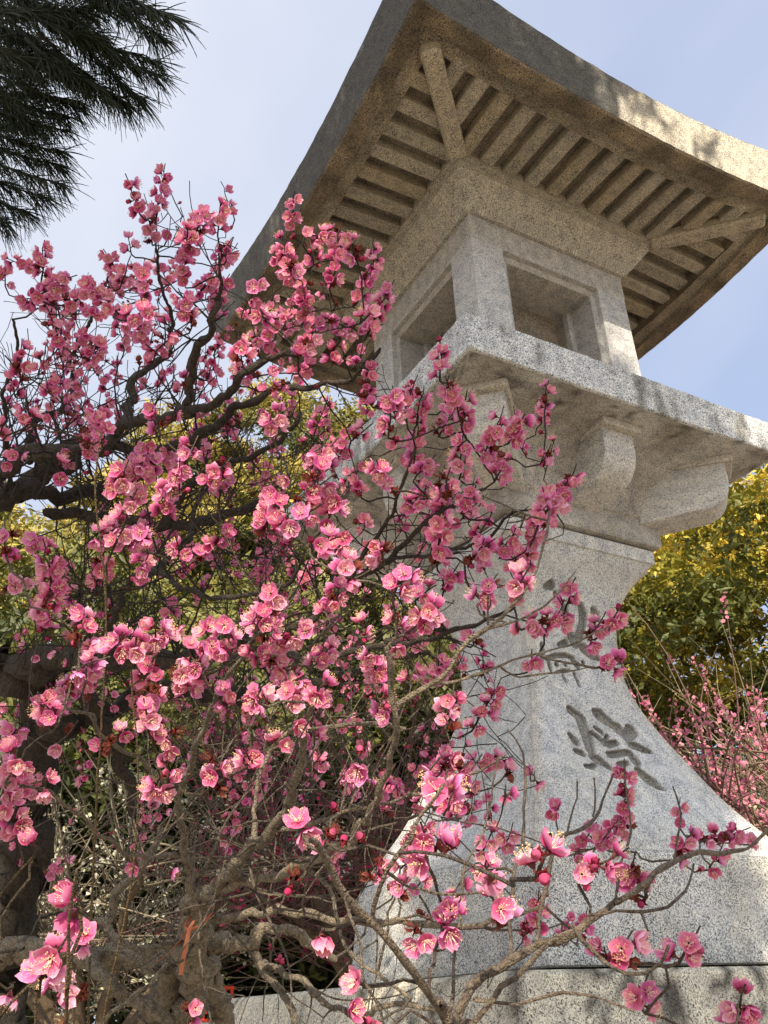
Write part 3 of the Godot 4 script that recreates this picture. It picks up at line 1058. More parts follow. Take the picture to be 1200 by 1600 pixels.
# an unseen cypress behind the viewpoint, its crown shaped to shade the lantern
func cypress():
	var r := RandomNumberGenerator.new()
	r.seed = 550
	var e := Vector3(cos(deg_to_rad(-SUN_AZ)), 0, sin(deg_to_rad(-SUN_AZ)))
	var away := Vector3(sin(deg_to_rad(SUN_AZ)), 0, cos(deg_to_rad(SUN_AZ)))
	var where := away * 7.2 + e * 0.02
	var root := thing("shade_cypress_tree", "unseen narrow dark cypress behind the viewpoint, crown shaped to shade the lantern", "cypress", where)
	var tm := MB.new()
	tm.tube(PackedVector3Array([Vector3.ZERO, Vector3(0, 4, 0), Vector3(0, 8, 0), Vector3(0, 12.0, 0)]), PackedFloat32Array([0.17, 0.14, 0.09, 0.02]), 10, Color(0.7, 0.6, 0.5))
	part("trunk", tm.mesh(), mats.bark, root)
	var xf := []
	var cols := []
	for i in 5400:
		var y := 4.2 + 8.0 * r.randf()
		var w := at_table([4.2, 5.4, 6.4, 6.8, 7.6, 8.0, 9.3, 11.0, 12.2], [0.25, 0.50, 0.52, 0.72, 0.72, 0.46, 0.40, 0.25, 0.05], y)
		var lean := at_table([6.2, 6.8, 7.6, 8.0], [0.0, 0.26, 0.26, 0.0], y)
		var a := r.randf() * TAU
		var q := w * sqrt(r.randf()) * r.randf_range(0.8, 1.15)
		xf.append(Transform3D(random_basis(r, r.randf_range(0.8, 1.3)), e * lean + Vector3(cos(a) * q, y, sin(a) * q)))
		cols.append(Color(0.03, 0.045, 0.014).lerp(Color(0.07, 0.09, 0.025), r.randf()))
	scatter("crown", leaf_sprig(8, 0.13, 0.04, 0.06, 551).mesh(), mats.leaf, xf, cols, root)
	broad_tree("evergreen_tree", "tall dark evergreen added unseen behind the viewpoint, shading the lantern's left eave", "", away * 8.6 + e * -1.25, 12.5, 2.6, 7.9, 60, 130, [Color(0.02, 0.03, 0.01), Color(0.05, 0.065, 0.02), Color(0.1, 0.11, 0.03)], 552)  # added out of view, crown placed to shade the left eave

# ---------------------------------------------------------------- plum blossoms
# A petal is a small curved sheet; one blossom is five of them, its stamens and calyx are separate meshes.
func petal_mesh(open: float, tone: Color, edge: Color, sd: int, count := 5, res := 5) -> MB:
	var r := RandomNumberGenerator.new()
	r.seed = sd
	var m := MB.new()
	var R := 0.0111
	for i in count:
		var a := TAU * i / count + r.randf_range(-0.12, 0.12)
		var lift := lerpf(1.15, 0.22, open) + r.randf_range(-0.12, 0.12)
		var size := R * r.randf_range(0.92, 1.08)
		var twist := r.randf_range(-0.06, 0.18)
		var cup := r.randf_range(0.25, 0.5)
		var wav := r.randf() * TAU
		var d := Vector3(cos(a), 0, sin(a))
		var s := Vector3(-sin(a), 0, cos(a))
		var rows := []
		var uv := []
		for j in res + 1:
			var v := float(j) / res
			var row := PackedVector3Array()
			# half width along the length: narrow claw, round blade
			var hw := size * 0.575 * pow(sin(PI * clampf(0.06 + 0.90 * pow(v, 0.80), 0.0, 1.0)), 0.62)
			if j == 0:
				hw = size * 0.12
			for k in res + 1:
				var u := 2.0 * k / res - 1.0
				var vv := v - 0.10 * u * u * v * (0.4 if v > 0.8 else 1.0)
				var rho := size * (0.10 + 1.0 * vv)
				# the blade curves upwards from base, edges lift a little, the tip curls back in
				var ang := lift * (0.35 + 0.65 * vv) + cup * (vv - 0.4) * 0.8
				var out := rho * cos(ang)
				var hh := rho * sin(ang)
				var p := d * out + s * (u * hw) + Vector3.UP * (hh + size * (0.16 * u * u * v + twist * u + 0.05 * sin(u * 4.0 + wav) * v * v + 0.03 * sin(v * 9.0 + wav * 2.0) * u))
				row.append(p)
			rows.append(row)
		var k0 := m.v.size()
		m.grid(rows, func(_p): return Color.WHITE, 1.0)
		for j in res + 1:
			for k in res + 1:
				var v := float(j) / res
				var u := absf(2.0 * k / res - 1.0)
				var t := clampf(maxf(v * v, u * u * v) * 1.0, 0.0, 1.0)
				var c := tone.lerp(edge, smoothstep(0.25, 1.0, t))
				if v < 0.22:
					c = c.lerp(Color(tone.r * 0.72, tone.g * 0.35, tone.b * 0.5), 0.75 - v * 2.0)
				c = c * (1.0 - 0.10 * absf(sin(u * 9.0)) * (1.0 - v * 0.6))
				m.c[k0 + j * (res + 1) + k] = c
	return m

func stamen_mesh(open: float, sd: int, count := 26) -> MB:
	var r := RandomNumberGenerator.new()
	r.seed = sd
	var m := MB.new()
	for i in count:
		var a := r.randf() * TAU
		var tilt := r.randf_range(0.08, 0.95) * lerpf(0.45, 1.0, open)
		var d := Vector3(cos(a) * sin(tilt), cos(tilt), sin(a) * sin(tilt))
		var l := 0.0092 * r.randf_range(0.75, 1.2)
		var side := d.cross(Vector3(0.2, 0.9, 0.4)).normalized() * 0.00028
		var fwd := d.cross(side).normalized() * 0.00028
		var base := Vector3(cos(a), 0, sin(a)) * 0.0012 + Vector3.UP * 0.0008
		var tip := base + d * l
		var fc := Color(0.92, 0.62, 0.58).lerp(Color(0.95, 0.86, 0.70), r.randf())
		m.tri(base + side, base - side * 0.5 + fwd, tip, fc)
		m.tri(base - side * 0.5 + fwd, base - side * 0.5 - fwd, tip, fc)
		m.tri(base - side * 0.5 - fwd, base + side, tip, fc)
		var ac := Color(0.86, 0.62, 0.28).lerp(Color(0.78, 0.45, 0.22), r.randf())
		var h := 0.00062
		var top := tip + d * h
		var bot := tip - d * h
		var q := [tip + side.normalized() * h, tip + fwd.normalized() * h, tip - side.normalized() * h, tip - fwd.normalized() * h]
		for k in 4:
			m.tri(top, q[k], q[(k + 1) % 4], ac)
			m.tri(bot, q[(k + 1) % 4], q[k], ac)
	return m

func calyx_mesh(sd: int, col: Color) -> MB:
	var r := RandomNumberGenerator.new()
	r.seed = sd
	var m := MB.new()
	# cup and short stalk
	var p := PackedVector3Array([Vector3(0, -0.0075, 0), Vector3(0, -0.0045, 0), Vector3(0, -0.0028, 0), Vector3(0, -0.0006, 0)])
	m.tube(p, PackedFloat32Array([0.0008, 0.0009, 0.0021, 0.0030]), 7, col)
	for i in 5:
		var a := TAU * (i + 0.5) / 5.0
		var d := Vector3(cos(a), 0, sin(a))
		var s := Vector3(-sin(a), 0, cos(a)) * 0.0019
		var b0 := d * 0.0024 + Vector3.UP * -0.0010
		var tip := d * 0.0058 + Vector3.UP * r.randf_range(-0.0026, 0.0)
		var mid := d * 0.0042 + Vector3.UP * -0.0004
		m.tri(b0 + s, mid, b0 - s, col)
		m.tri(b0 + s, tip, mid, col * 0.85)
		m.tri(mid, tip, b0 - s, col * 0.85)
	return m

func bud_mesh(sd: int, tone: Color) -> MB:
	var m := MB.new()
	var p := PackedVector3Array()
	var q := PackedFloat32Array()
	for i in 7:
		var t := i / 6.0
		p.append(Vector3(0, t * 0.0066, 0))
		q.append(0.0031 * sqrt(maxf(0.0, 1.0 - pow(2.0 * t - 1.0, 2.0))) + 0.0003)
	m.tube(p, q, 9, tone)
	m.add(calyx_mesh(sd, Color(0.20, 0.03, 0.035)), Transform3D(Basis(), Vector3(0, 0.001, 0)))
	return m

# a withered blossom: brown calyx, dry stamens, a rag of petal
func spent_mesh(sd: int) -> MB:
	var m := MB.new()
	m.add(calyx_mesh(sd, Color(0.16, 0.03, 0.02)), Transform3D(Basis().scaled(Vector3.ONE * 1.35), Vector3.ZERO))
	m.add(stamen_mesh(0.8, sd, 18), Transform3D.IDENTITY, Color(0.36, 0.19, 0.14))
	m.add(petal_mesh(0.1, Color(0.19, 0.045, 0.04), Color(0.27, 0.09, 0.065), sd, 2, 3), Transform3D(Basis().scaled(Vector3(0.7, 0.8, 0.7)), Vector3.ZERO))
	return m

# ---------------------------------------------------------------- plum trees
class PlumTree:
	var root: Node3D
	var pos := PackedVector3Array()      # skeleton
	var rad := PackedFloat32Array()
	var dir := PackedVector3Array()
	var tubes := []                      # [points, radii, called, screen size, sides]
	var flowers := []                    # [transform, kind, screen size, tint index]

var trees := {}

func project_size(p: Vector3, w: float) -> float:
	var d := (p - eye).dot(forward_axis)
	if d < 0.1:
		return 0.0
	var x := (p - eye).dot(right_axis) / d * F
	var y := (p - eye).dot(up_axis) / d * F
	if absf(x) > 620.0 or absf(y) > 820.0:
		return 0.01 * w / d * F
	return w / d * F

func smooth_path(raw: Array) -> Array:       # Catmull-Rom through [point, radius] pairs
	var out := []
	for i in raw.size() - 1:
		var p0: Vector3 = raw[maxi(i - 1, 0)][0]
		var p1: Vector3 = raw[i][0]
		var p2: Vector3 = raw[i + 1][0]
		var p3: Vector3 = raw[mini(i + 2, raw.size() - 1)][0]
		var steps := clampi(int(p1.distance_to(p2) / 0.013), 2, 26)
		for s in steps:
			var t := float(s) / steps
			var q := 0.5 * (2.0 * p1 + (p2 - p0) * t + (2.0 * p0 - 5.0 * p1 + 4.0 * p2 - p3) * t * t + (3.0 * p1 - p0 - 3.0 * p2 + p3) * t * t * t)
			out.append([q, lerpf(raw[i][1], raw[i + 1][1], t)])
	out.append(raw[raw.size() - 1])
	return out

func add_limb(t: PlumTree, raw: Array, called: String, wiggle: float, wn: FastNoiseLite, sides := 9):
	var path := smooth_path(raw)
	var p := PackedVector3Array()
	var q := PackedFloat32Array()
	var off := rng.randf() * 500.0
	for i in path.size():
		var r: float = path[i][1]
		var j := Vector3(wn.get_noise_2d(i * 1.7 + off, 0.0), wn.get_noise_2d(i * 1.7 + off, 50.0), wn.get_noise_2d(i * 1.7 + off, 90.0)) * wiggle * (r * 1.4 + 0.002)
		p.append(path[i][0] + j)
		q.append(r * (1.0 + 0.22 * wn.get_noise_2d(i * 2.3 + off, 130.0)))
	# both ends are rounded over
	for e in 2:
		var at_end := p[0] if e == 0 else p[p.size() - 1]
		var r := q[0] if e == 0 else q[q.size() - 1]
		var d := (p[0] - p[1]).normalized() if e == 0 else (at_end - p[p.size() - 2]).normalized()
		for k in [[0.55, 0.84], [0.95, 0.32]]:
			if e == 0:
				p.insert(0, at_end + d * r * k[0])
				q.insert(0, r * k[1])
			else:
				p.append(at_end + d * r * k[0])
				q.append(r * k[1])
	for i in range(2, p.size() - 2):
		t.pos.append(p[i])
		t.rad.append(q[i])
		t.dir.append((p[mini(i + 1, p.size() - 1)] - p[maxi(i - 1, 0)]).normalized())
	t.tubes.append([p, q, called, project_size(p[p.size() / 2], q[0] * p[0].distance_to(p[p.size() - 1]) * 50.0), sides])

# limbs traced over the place: tree, width in pixels at both ends, then "x y distance" points
const LIMBS := [
"old T 70 58 | 10 2700 2.6, 8 1650 2.45, 22 1430 2.4, 48 1240 2.36, 80 1140 2.3",
"old T 56 34 | 80 1140 2.3, 60 1075 2.25, 10 1045 2.2, -70 960 2.2, -150 820 2.2",
"old B 46 30 | 20 1060 2.2, 60 1034 2.12, 150 1014 2.0, 215 1030 1.95, 310 1030 1.9",
"old B 30 14 | 310 1030 1.9, 350 1010 1.85, 400 985 1.8, 455 978 1.75, 500 958 1.75",
"old B 34 20 | 75 1040 2.25, 133 1090 2.3, 147 1117 2.35, 190 1180 2.4, 215 1260 2.4",
"old B 32 24 | 85 1140 2.35, 167 1112 2.45, 233 1078 2.45, 290 1078 2.4, 383 1092 2.4",
"old B 22 10 | 383 1092 2.4, 440 1075 2.35, 520 1062 2.3, 590 1030 2.3, 660 1020 2.3",
"old B 50 36 | -150 820 2.2, -60 800 2.2, 20 772 2.15, 70 750 2.2, 130 690 2.3",
"old B 34 24 | -160 850 2.0, -60 780 2.0, 0 743 1.95, 62 704 1.9, 165 702 1.85",
"old B 25 19 | 165 702 1.85, 195 664 1.8, 250 655 1.75, 297 644 1.7",
"old B 18 9 | 297 644 1.7, 350 625 1.65, 383 585 1.6, 430 560 1.6, 480 550 1.55",
"old B 20 12 | 290 648 1.72, 300 590 1.68, 312 545 1.65, 333 505 1.6, 338 470 1.6",
"old B 22 12 | 165 702 1.87, 250 704 1.9, 320 677 1.9, 380 632 1.85, 450 603 1.8",
"old B 12 5 | 450 603 1.8, 520 600 1.75, 570 575 1.7, 595 545 1.65",
"old B 18 11 | 195 666 1.85, 205 620 1.95, 210 590 2.0, 238 572 2.05, 262 555 2.05",
"old B 26 14 | 60 770 2.3, 130 772 2.35, 200 740 2.35, 270 700 2.3, 330 690 2.25",
"old B 22 16 | 80 800 2.3, 190 815 2.3, 270 822 2.25, 330 812 2.2, 400 790 2.2",
"old B 16 8 | 40 720 2.3, 60 650 2.35, 100 640 2.35, 115 600 2.4, 108 560 2.4",
"old B 16 8 | 262 820 2.25, 290 770 2.2, 340 730 2.15, 420 700 2.1, 470 650 2.05",
"old B 12 7 | 235 880 1.75, 280 915 1.65, 320 932 1.6, 380 931 1.5, 450 910 1.4, 470 876 1.35",
"old B 15 12 | 150 1014 2.0, 180 960 1.9, 205 910 1.8, 240 893 1.72",
"old B 14 12 | 310 1030 1.9, 370 1022 1.6, 425 1027 1.5, 500 1025 1.4, 560 1015 1.35, 600 1006 1.3",
"old B 12 6 | 600 1006 1.3, 650 1003 1.25, 700 990 1.2, 750 972 1.15, 800 948 1.1",
"old B 14 8 | 240 893 1.72, 270 860 1.8, 300 830 1.9, 310 780 1.95, 345 745 2.0",
"old B 14 7 | 500 958 1.75, 545 915 1.6, 600 880 1.5, 640 840 1.45, 690 800 1.4, 740 770 1.35",
"old B 10 5 | 545 915 1.6, 570 860 1.55, 600 820 1.5, 628 760 1.45, 650 700 1.42",
"old B 9 5 | 600 880 1.5, 640 870 1.45, 700 860 1.35, 760 840 1.3, 800 800 1.25",
"old B 10 5 | 20 772 2.15, 10 690 2.0, 5 620 1.8, 25 560 1.7, 22 500 1.6",
"old B 9 4 | 262 555 2.05, 270 500 1.9, 250 440 1.75, 246 380 1.6",
"old B 8 4 | 338 470 1.6, 345 440 1.55, 342 400 1.5",
"old B 8 4 | 108 560 2.4, 130 520 2.2, 150 480 2.0, 172 430 1.8",
"mossy T 40 32 | 240 2300 2.3, 236 1680 1.95, 240 1600 1.85, 254 1545 1.75, 262 1500 1.7",
"mossy T 30 34 | 300 2300 2.3, 292 1640 1.85, 298 1560 1.72, 308 1490 1.62",
"mossy T 30 26 | 420 2300 2.4, 352 1660 1.95, 342 1580 1.85, 330 1520 1.75, 312 1486 1.65",
"mossy B 40 38 | -80 1500 2.0, 0 1496 1.9, 60 1488 1.85, 130 1490 1.8, 250 1492 1.72",
"mossy B 36 12 | 250 1492 1.72, 320 1484 1.66, 380 1472 1.62, 422 1444 1.62, 478 1466 1.66, 524 1500 1.7",
"mossy B 26 22 | 150 1492 1.75, 146 1506 1.66, 170 1536 1.62, 205 1564 1.64, 262 1604 1.66, 280 1680 1.75",
"mossy B 13 11 | 285 1470 1.6, 230 1482 1.52, 178 1462 1.5, 158 1440 1.52, 112 1432 1.55, 95 1400 1.6",
"mossy B 17 12 | 160 1445 1.55, 182 1420 1.56, 190 1385 1.56, 216 1368 1.56, 234 1340 1.56, 250 1300 1.58",
"mossy T 38 30 | 308 1490 1.62, 306 1440 1.55, 312 1405 1.5",
"mossy B 26 18 | 312 1405 1.5, 345 1382 1.42, 370 1350 1.36, 393 1325 1.3, 420 1300 1.26, 455 1255 1.2",
"mossy B 18 9 | 455 1255 1.2, 465 1215 1.15, 470 1170 1.1, 482 1120 1.05, 500 1090 1.0",
"mossy B 20 13 | 312 1405 1.5, 302 1362 1.48, 290 1340 1.46, 284 1290 1.42, 278 1232 1.36",
"mossy B 13 8 | 278 1232 1.36, 300 1195 1.3, 320 1130 1.2, 358 1058 1.1, 400 996 1.0",
"mossy B 9 6 | 278 1240 1.36, 220 1190 1.3, 160 1150 1.2, 140 1120 1.15, 100 1100 1.1",
"mossy B 10 5 | 286 1335 1.46, 220 1338 1.35, 170 1312 1.25, 130 1280 1.15, 80 1240 1.05, 30 1225 1.0",
"mossy B 17 13 | 342 1392 1.44, 430 1368 1.3, 492 1340 1.2, 545 1312 1.12, 568 1285 1.08",
"mossy B 13 10 | 568 1285 1.08, 592 1240 1.02, 612 1180 0.98, 620 1110 0.95, 610 1050 0.93, 606 1012 0.92",
"mossy B 11 5 | 614 1108 0.95, 670 1068 0.93, 700 1040 0.92, 735 1000 0.92, 800 950 0.92, 838 890 0.94, 860 800 0.98",
"mossy B 7 3 | 670 1068 0.93, 720 1064 0.95, 760 1048 0.97, 800 1032 0.98, 855 1017 1.0, 905 1003 1.02, 950 978 1.05",
"mossy B 5 3 | 780 1042 0.98, 800 1054 0.99, 827 1056 1.0, 880 1049 1.02, 926 1042 1.04",
"mossy B 6 3 | 735 1000 0.92, 780 975 0.95, 820 962 0.98, 862 938 1.0, 900 893 1.02",
"mossy B 16 13 | 318 1440 1.56, 370 1432 1.5, 420 1422 1.45, 500 1434 1.38, 590 1442 1.3",
"mossy B 13 7 | 590 1442 1.3, 660 1440 1.22, 720 1450 1.18, 790 1430 1.12, 850 1420 1.08",
"mossy B 16 12 | 395 1490 1.62, 420 1528 1.55, 448 1572 1.48, 470 1640 1.45",
"mossy B 13 9 | 410 1508 1.6, 452 1522 1.5, 500 1558 1.42, 548 1582 1.36, 620 1570 1.3, 700 1578 1.25",
"mossy B 9 8 | 120 1640 1.4, 165 1596 1.4, 210 1556 1.42, 262 1508 1.46",
"mossy B 9 6 | 470 1348 1.25, 520 1400 1.2, 540 1480 1.15, 590 1520 1.1, 640 1560 1.05",
"mossy B 8 5 | 420 1300 1.26, 480 1290 1.2, 530 1270 1.15, 580 1262 1.1, 640 1240 1.05, 690 1180 1.0",
"mossy B 8 7 | 455 1140 1.35, 500 1138 1.3, 560 1131 1.26, 632 1136 1.22",
"mossy B 10 8 | 393 1325 1.3, 400 1240 1.35, 420 1180 1.38, 455 1140 1.35",
"mossy B 7 3 | 640 1240 1.05, 700 1225 1.0, 760 1200 0.97, 790 1180 0.95",
"near T 26 20 | 900 3600 1.25, 760 1900 0.86, 716 1640 0.74, 700 1590 0.72, 683 1566 0.71",
"near B 16 12 | 683 1566 0.71, 633 1504 0.68, 584 1441 0.66, 540 1405 0.64, 508 1340 0.62, 490 1310 0.6",
"near B 18 14 | 705 1610 0.73, 740 1545 0.75, 800 1497 0.77, 867 1466 0.78, 918 1430 0.79, 960 1408 0.8",
"near B 13 5 | 960 1408 0.8, 1007 1370 0.82, 1053 1350 0.85, 1093 1331 0.88, 1133 1333 0.92, 1167 1324 0.95, 1205 1288 0.98",
"near B 9 6 | 900 1447 0.79, 906 1472 0.76, 943 1500 0.74, 980 1527 0.72, 1033 1508 0.72, 1048 1480 0.72",
"near B 7 4 | 918 1430 0.79, 965 1423 0.79, 1010 1426 0.79, 1045 1420 0.8, 1070 1392 0.82, 1083 1350 0.86",
"near B 6 4 | 1003 1426 0.79, 1012 1455 0.77, 1006 1492 0.75",
"near B 12 9 | 728 1606 0.73, 770 1562 0.74, 803 1526 0.76, 850 1480 0.77, 890 1460 0.78",
"near B 9 4 | 840 1478 0.78, 868 1322 0.86, 897 1302 0.9, 922 1282 0.93, 936 1262 0.95, 944 1238 0.96, 957 1210 0.97",
"near B 4 3 | 928 1276 0.93, 929 1250 0.94, 928 1216 0.95",
"near B 4 3 | 887 1308 0.89, 890 1275 0.9, 900 1247 0.91, 903 1222 0.92",
"near B 8 3 | 795 1500 0.78, 800 1400 0.84, 811 1320 0.9, 818 1262 0.94, 825 1220 0.97, 816 1176 1.0, 795 1140 1.02",
"near B 7 3 | 700 1586 0.74, 722 1400 0.82, 732 1345 0.85, 757 1295 0.88, 770 1226 0.9, 782 1180 0.92",
"near B 6 3 | 960 1408 0.8, 975 1340 0.84, 985 1300 0.88, 978 1230 0.92, 976 1195 0.94",
"near B 5 3 | 1053 1350 0.85, 1060 1310 0.88, 1062 1270 0.9, 1052 1230 0.92",
"near B 8 4 | 740 1560 0.75, 810 1570 0.74, 880 1550 0.73, 940 1560 0.72, 990 1580 0.71",
"near B 7 4 | 705 1610 0.73, 690 1650 0.7, 1100 1640 0.72, 1150 1600 0.72, 1152 1570 0.72",
"near B 9 6 | 584 1441 0.66, 600 1360 0.64, 640 1310 0.64, 662 1270 0.65, 690 1230 0.66",
"near B 7 4 | 600 1360 0.64, 628 1380 0.66, 660 1390 0.67, 700 1400 0.68, 770 1395 0.69",
"near B 6 4 | 540 1405 0.64, 560 1470 0.62, 570 1530 0.6, 590 1580 0.6, 600 1640 0.6",
"shoot B 8 6 | 100 2300 0.95, 103 1650 0.62, 105 1562 0.6, 107 1490 0.59, 110 1435 0.58, 120 1362 0.57",
"shoot B 7 5 | 60 2300 0.9, 56 1640 0.66, 60 1560 0.65, 64 1520 0.65",
"shoot B 4 3 | 130 2300 1.05, 150 1700 0.98, 205 1380 0.95, 216 1200 0.93, 208 1100 0.92, 204 1030 0.92",
"shoot B 5 3 | 120 2300 1.2, 140 1500 1.15, 165 1000 1.1, 158 860 1.08, 149 770 1.08, 157 675 1.08",
"shoot B 6 4 | -60 1700 0.7, 0 1590 0.7, 40 1545 0.7, 90 1500 0.7",
"shoot B 6 3 | -40 1500 1.0, 0 1400 0.98, 50 1340 0.96, 60 1320 0.95",
]

# flowering shoots: x, y, blossom width in pixels, blossoms, length in pixels, angle of the shoot
const SHOOTS := "250 305 22 10 80 80;210 310 22 7 55 110;203 385 20 4 25 100;236 362 21 5 40 95;262 368 20 2 12 90;312 352 23 10 50 60;342 345 21 7 45 85;352 392 20 4 25 60;295 380 24 6 35 100;288 425 22 7 50 95;228 440 26 6 45 95;215 494 28 5 45 20;162 465 26 9 60 130;178 415 20 8 40 120;66 412 24 7 45 88;40 415 19 8 60 160;8 432 18 5 30 90;82 450 24 10 60 30;60 470 23 8 50 170;122 468 23 9 55 20;150 490 20 6 40 0;292 485 24 7 50 110;345 462 20 7 50 70;358 400 20 4 30 60;338 412 18 4 30 90;395 456 26 4 40 60;400 490 24 6 35 150;440 380 22 2 15 90;447 405 22 5 40 95;457 425 24 6 20 120;500 368 23 8 50 10;490 402 22 5 25 90;527 385 22 5 35 80;522 425 23 7 55 75;505 448 18 3 20 90;477 470 22 5 35 100;528 480 22 1 5 90;566 450 22 7 55 70;590 490 23 11 85 65;553 515 22 4 30 160;455 498 22 3 20 90;447 505 22 3 20 60;422 520 22 6 40 70;500 505 22 7 45 10;476 540 21 6 45 50;395 535 21 4 30 30;377 555 27 5 40 100;342 540 19 4 25 60;525 545 22 9 60 75;559 566 20 1 5 90;577 595 22 7 55 80;472 580 21 5 30 20;428 606 20 5 35 20;33 570 25 6 50 88;20 600 20 5 40 100;330 575 19 5 40 70;458 332 20 6 45 85;160 665 28 5 40 100;140 690 24 8 50 80;218 715 25 7 50 60;212 760 25 9 60 100;235 735 25 5 35 60;297 708 27 4 30 70;280 742 28 3 25 90;260 780 28 8 55 80;175 830 30 6 45 30;212 840 29 6 45 20;10 850 34 4 40 90;75 882 29 7 55 100;22 915 26 4 30 0;157 888 28 6 40 80;190 842 28 5 40 100;222 895 26 6 45 75;318 860 26 6 60 45;130 985 34 5 55 80;133 1040 34 3 40 20;213 1016 38 3 20 90;328 1005 34 6 55 100;62 575 20 4 30 80;20 715 22 4 30 40;500 725 34 6 45 80;485 770 34 7 60 40;465 810 34 6 60 30;520 800 32 6 50 60;500 850 33 4 35 20;530 850 30 4 30 60;430 783 32 3 25 120;450 745 28 1 5 90;540 890 36 5 20 90;520 938 30 6 45 60;415 955 34 9 60 60;408 975 32 3 20 90;455 995 32 6 60 20;420 1030 33 8 60 150;440 1060 30 2 10 90;405 1092 38 2 12 90;495 1085 34 4 35 60;235 1092 30 6 45 -60;175 1155 30 6 50 -30;80 1115 33 5 40 120;22 1148 30 5 40 80;25 1185 36 2 15 90;440 1163 34 3 30 30;390 1190 37 2 12 90;490 1155 30 2 15 90;335 1210 36 5 40 80;562 1192 40 2 14 90;262 1155 30 4 30 -80;580 1232 24 2 10 90;688 565 26 6 60 88;610 650 27 9 70 85;640 620 24 5 50 70;655 640 24 6 50 80;708 625 26 7 50 110;725 650 26 6 50 85;695 665 25 5 40 60;650 695 23 8 70 85;640 715 22 5 40 80;593 742 30 5 25 100;720 720 29 7 60 85;697 768 30 6 45 80;687 830 30 7 65 85;660 735 24 5 45 50;765 695 26 8 50 60;805 675 25 7 40 60;780 740 25 4 30 60;730 785 26 4 40 60;850 715 22 3 25 60;880 765 27 8 60 62;852 800 28 7 50 62;833 835 27 5 35 70;745 865 28 7 50 40;790 855 27 5 40 60;650 785 24 5 30 20;815 870 26 3 20 60;760 815 24 4 40 60;560 680 24 4 30 40;510 655 18 7 60 80;535 690 18 6 40 60;520 720 20 4 30 60;625 912 36 6 40 60;597 867 34 4 30 100;565 985 30 3 20 60;620 970 32 3 20 90;621 1005 34 1 5 90;685 975 24 2 15 90;700 1100 32 4 35 70;697 1135 32 2 15 90;757 1108 28 9 80 60;832 1035 28 3 20 90;755 1190 25 9 60 10;733 1230 26 3 20 90;790 1205 27 2 10 90;790 1238 30 2 12 90;690 1235 47 4 35 75;665 1330 46 5 45 100;760 1355 38 2 10 90;845 1350 66 4 50 70;780 1425 48 4 45 120;700 1440 46 4 40 60;660 1465 40 3 20 90;930 1355 42 8 60 30;985 1372 40 6 40 80;1010 1397 40 2 12 90;975 1255 26 13 115 88;945 1305 24 3 20 90;1061 1275 24 4 35 90;1065 1325 28 6 45 60;1110 1310 25 6 35 20;1140 1305 25 6 35 20;1172 1318 22 2 12 20;1118 1342 27 4 40 60;970 1488 44 5 40 60;945 1490 34 2 10 90;1072 1485 44 5 45 60;1005 1555 40 4 40 80;1155 1580 42 6 50 80;950 1040 34 4 45 10;928 985 30 6 35 60;960 967 30 4 20 60;888 935 28 5 45 75;840 975 30 7 55 20;810 915 36 5 35 60;755 930 34 6 40 60;870 975 28 4 30 20;660 930 28 4 30 40;740 1000 26 2 15 -90;690 870 26 4 30 60;870 1265 28 2 10 60;835 1215 24 2 10 90;702 905 26 4 30 60;125 1412 55 2 16 90;133 1465 46 2 14 90;80 1505 50 4 50 60;88 1550 40 2 20 90;20 1540 45 1 5 90;130 1550 30 3 20 -60;57 1325 42 1 5 90;70 1225 34 2 14 90;15 1265 34 4 40 110;30 1290 34 2 14 90;215 1355 26 2 14 90;260 1362 24 1 5 90;300 1582 27 3 25 60;470 1290 50 2 15 80;512 1312 44 2 14 90;460 1380 42 2 8 90;500 1450 50 1 5 90;568 1540 48 1 5 90;540 1580 40 1 5 90;575 1600 34 1 5 90;590 1360 34 4 30 -80;625 1390 30 4 30 -60;655 1380 28 2 20 -60"

# small blossoms deeper in the crown: x0 y0 x1 y1, how many shoots, blossom width
const HAZE := "80 430 470 640 70 15;0 440 150 720 42 15;150 640 480 900 60 15;480 640 560 760 12 18;560 600 860 880 40 20;300 850 560 1250 70 15;0 900 300 1220 46 15;560 900 760 1280 26 17;0 1200 560 1400 16 15;600 1250 1000 1480 10 22;200 300 360 440 10 17;0 640 430 1000 24 26;0 980 430 1260 24 30;420 900 720 1130 9 30;540 1180 800 1430 13 28;0 430 330 640 16 21;430 380 600 560 8 21"

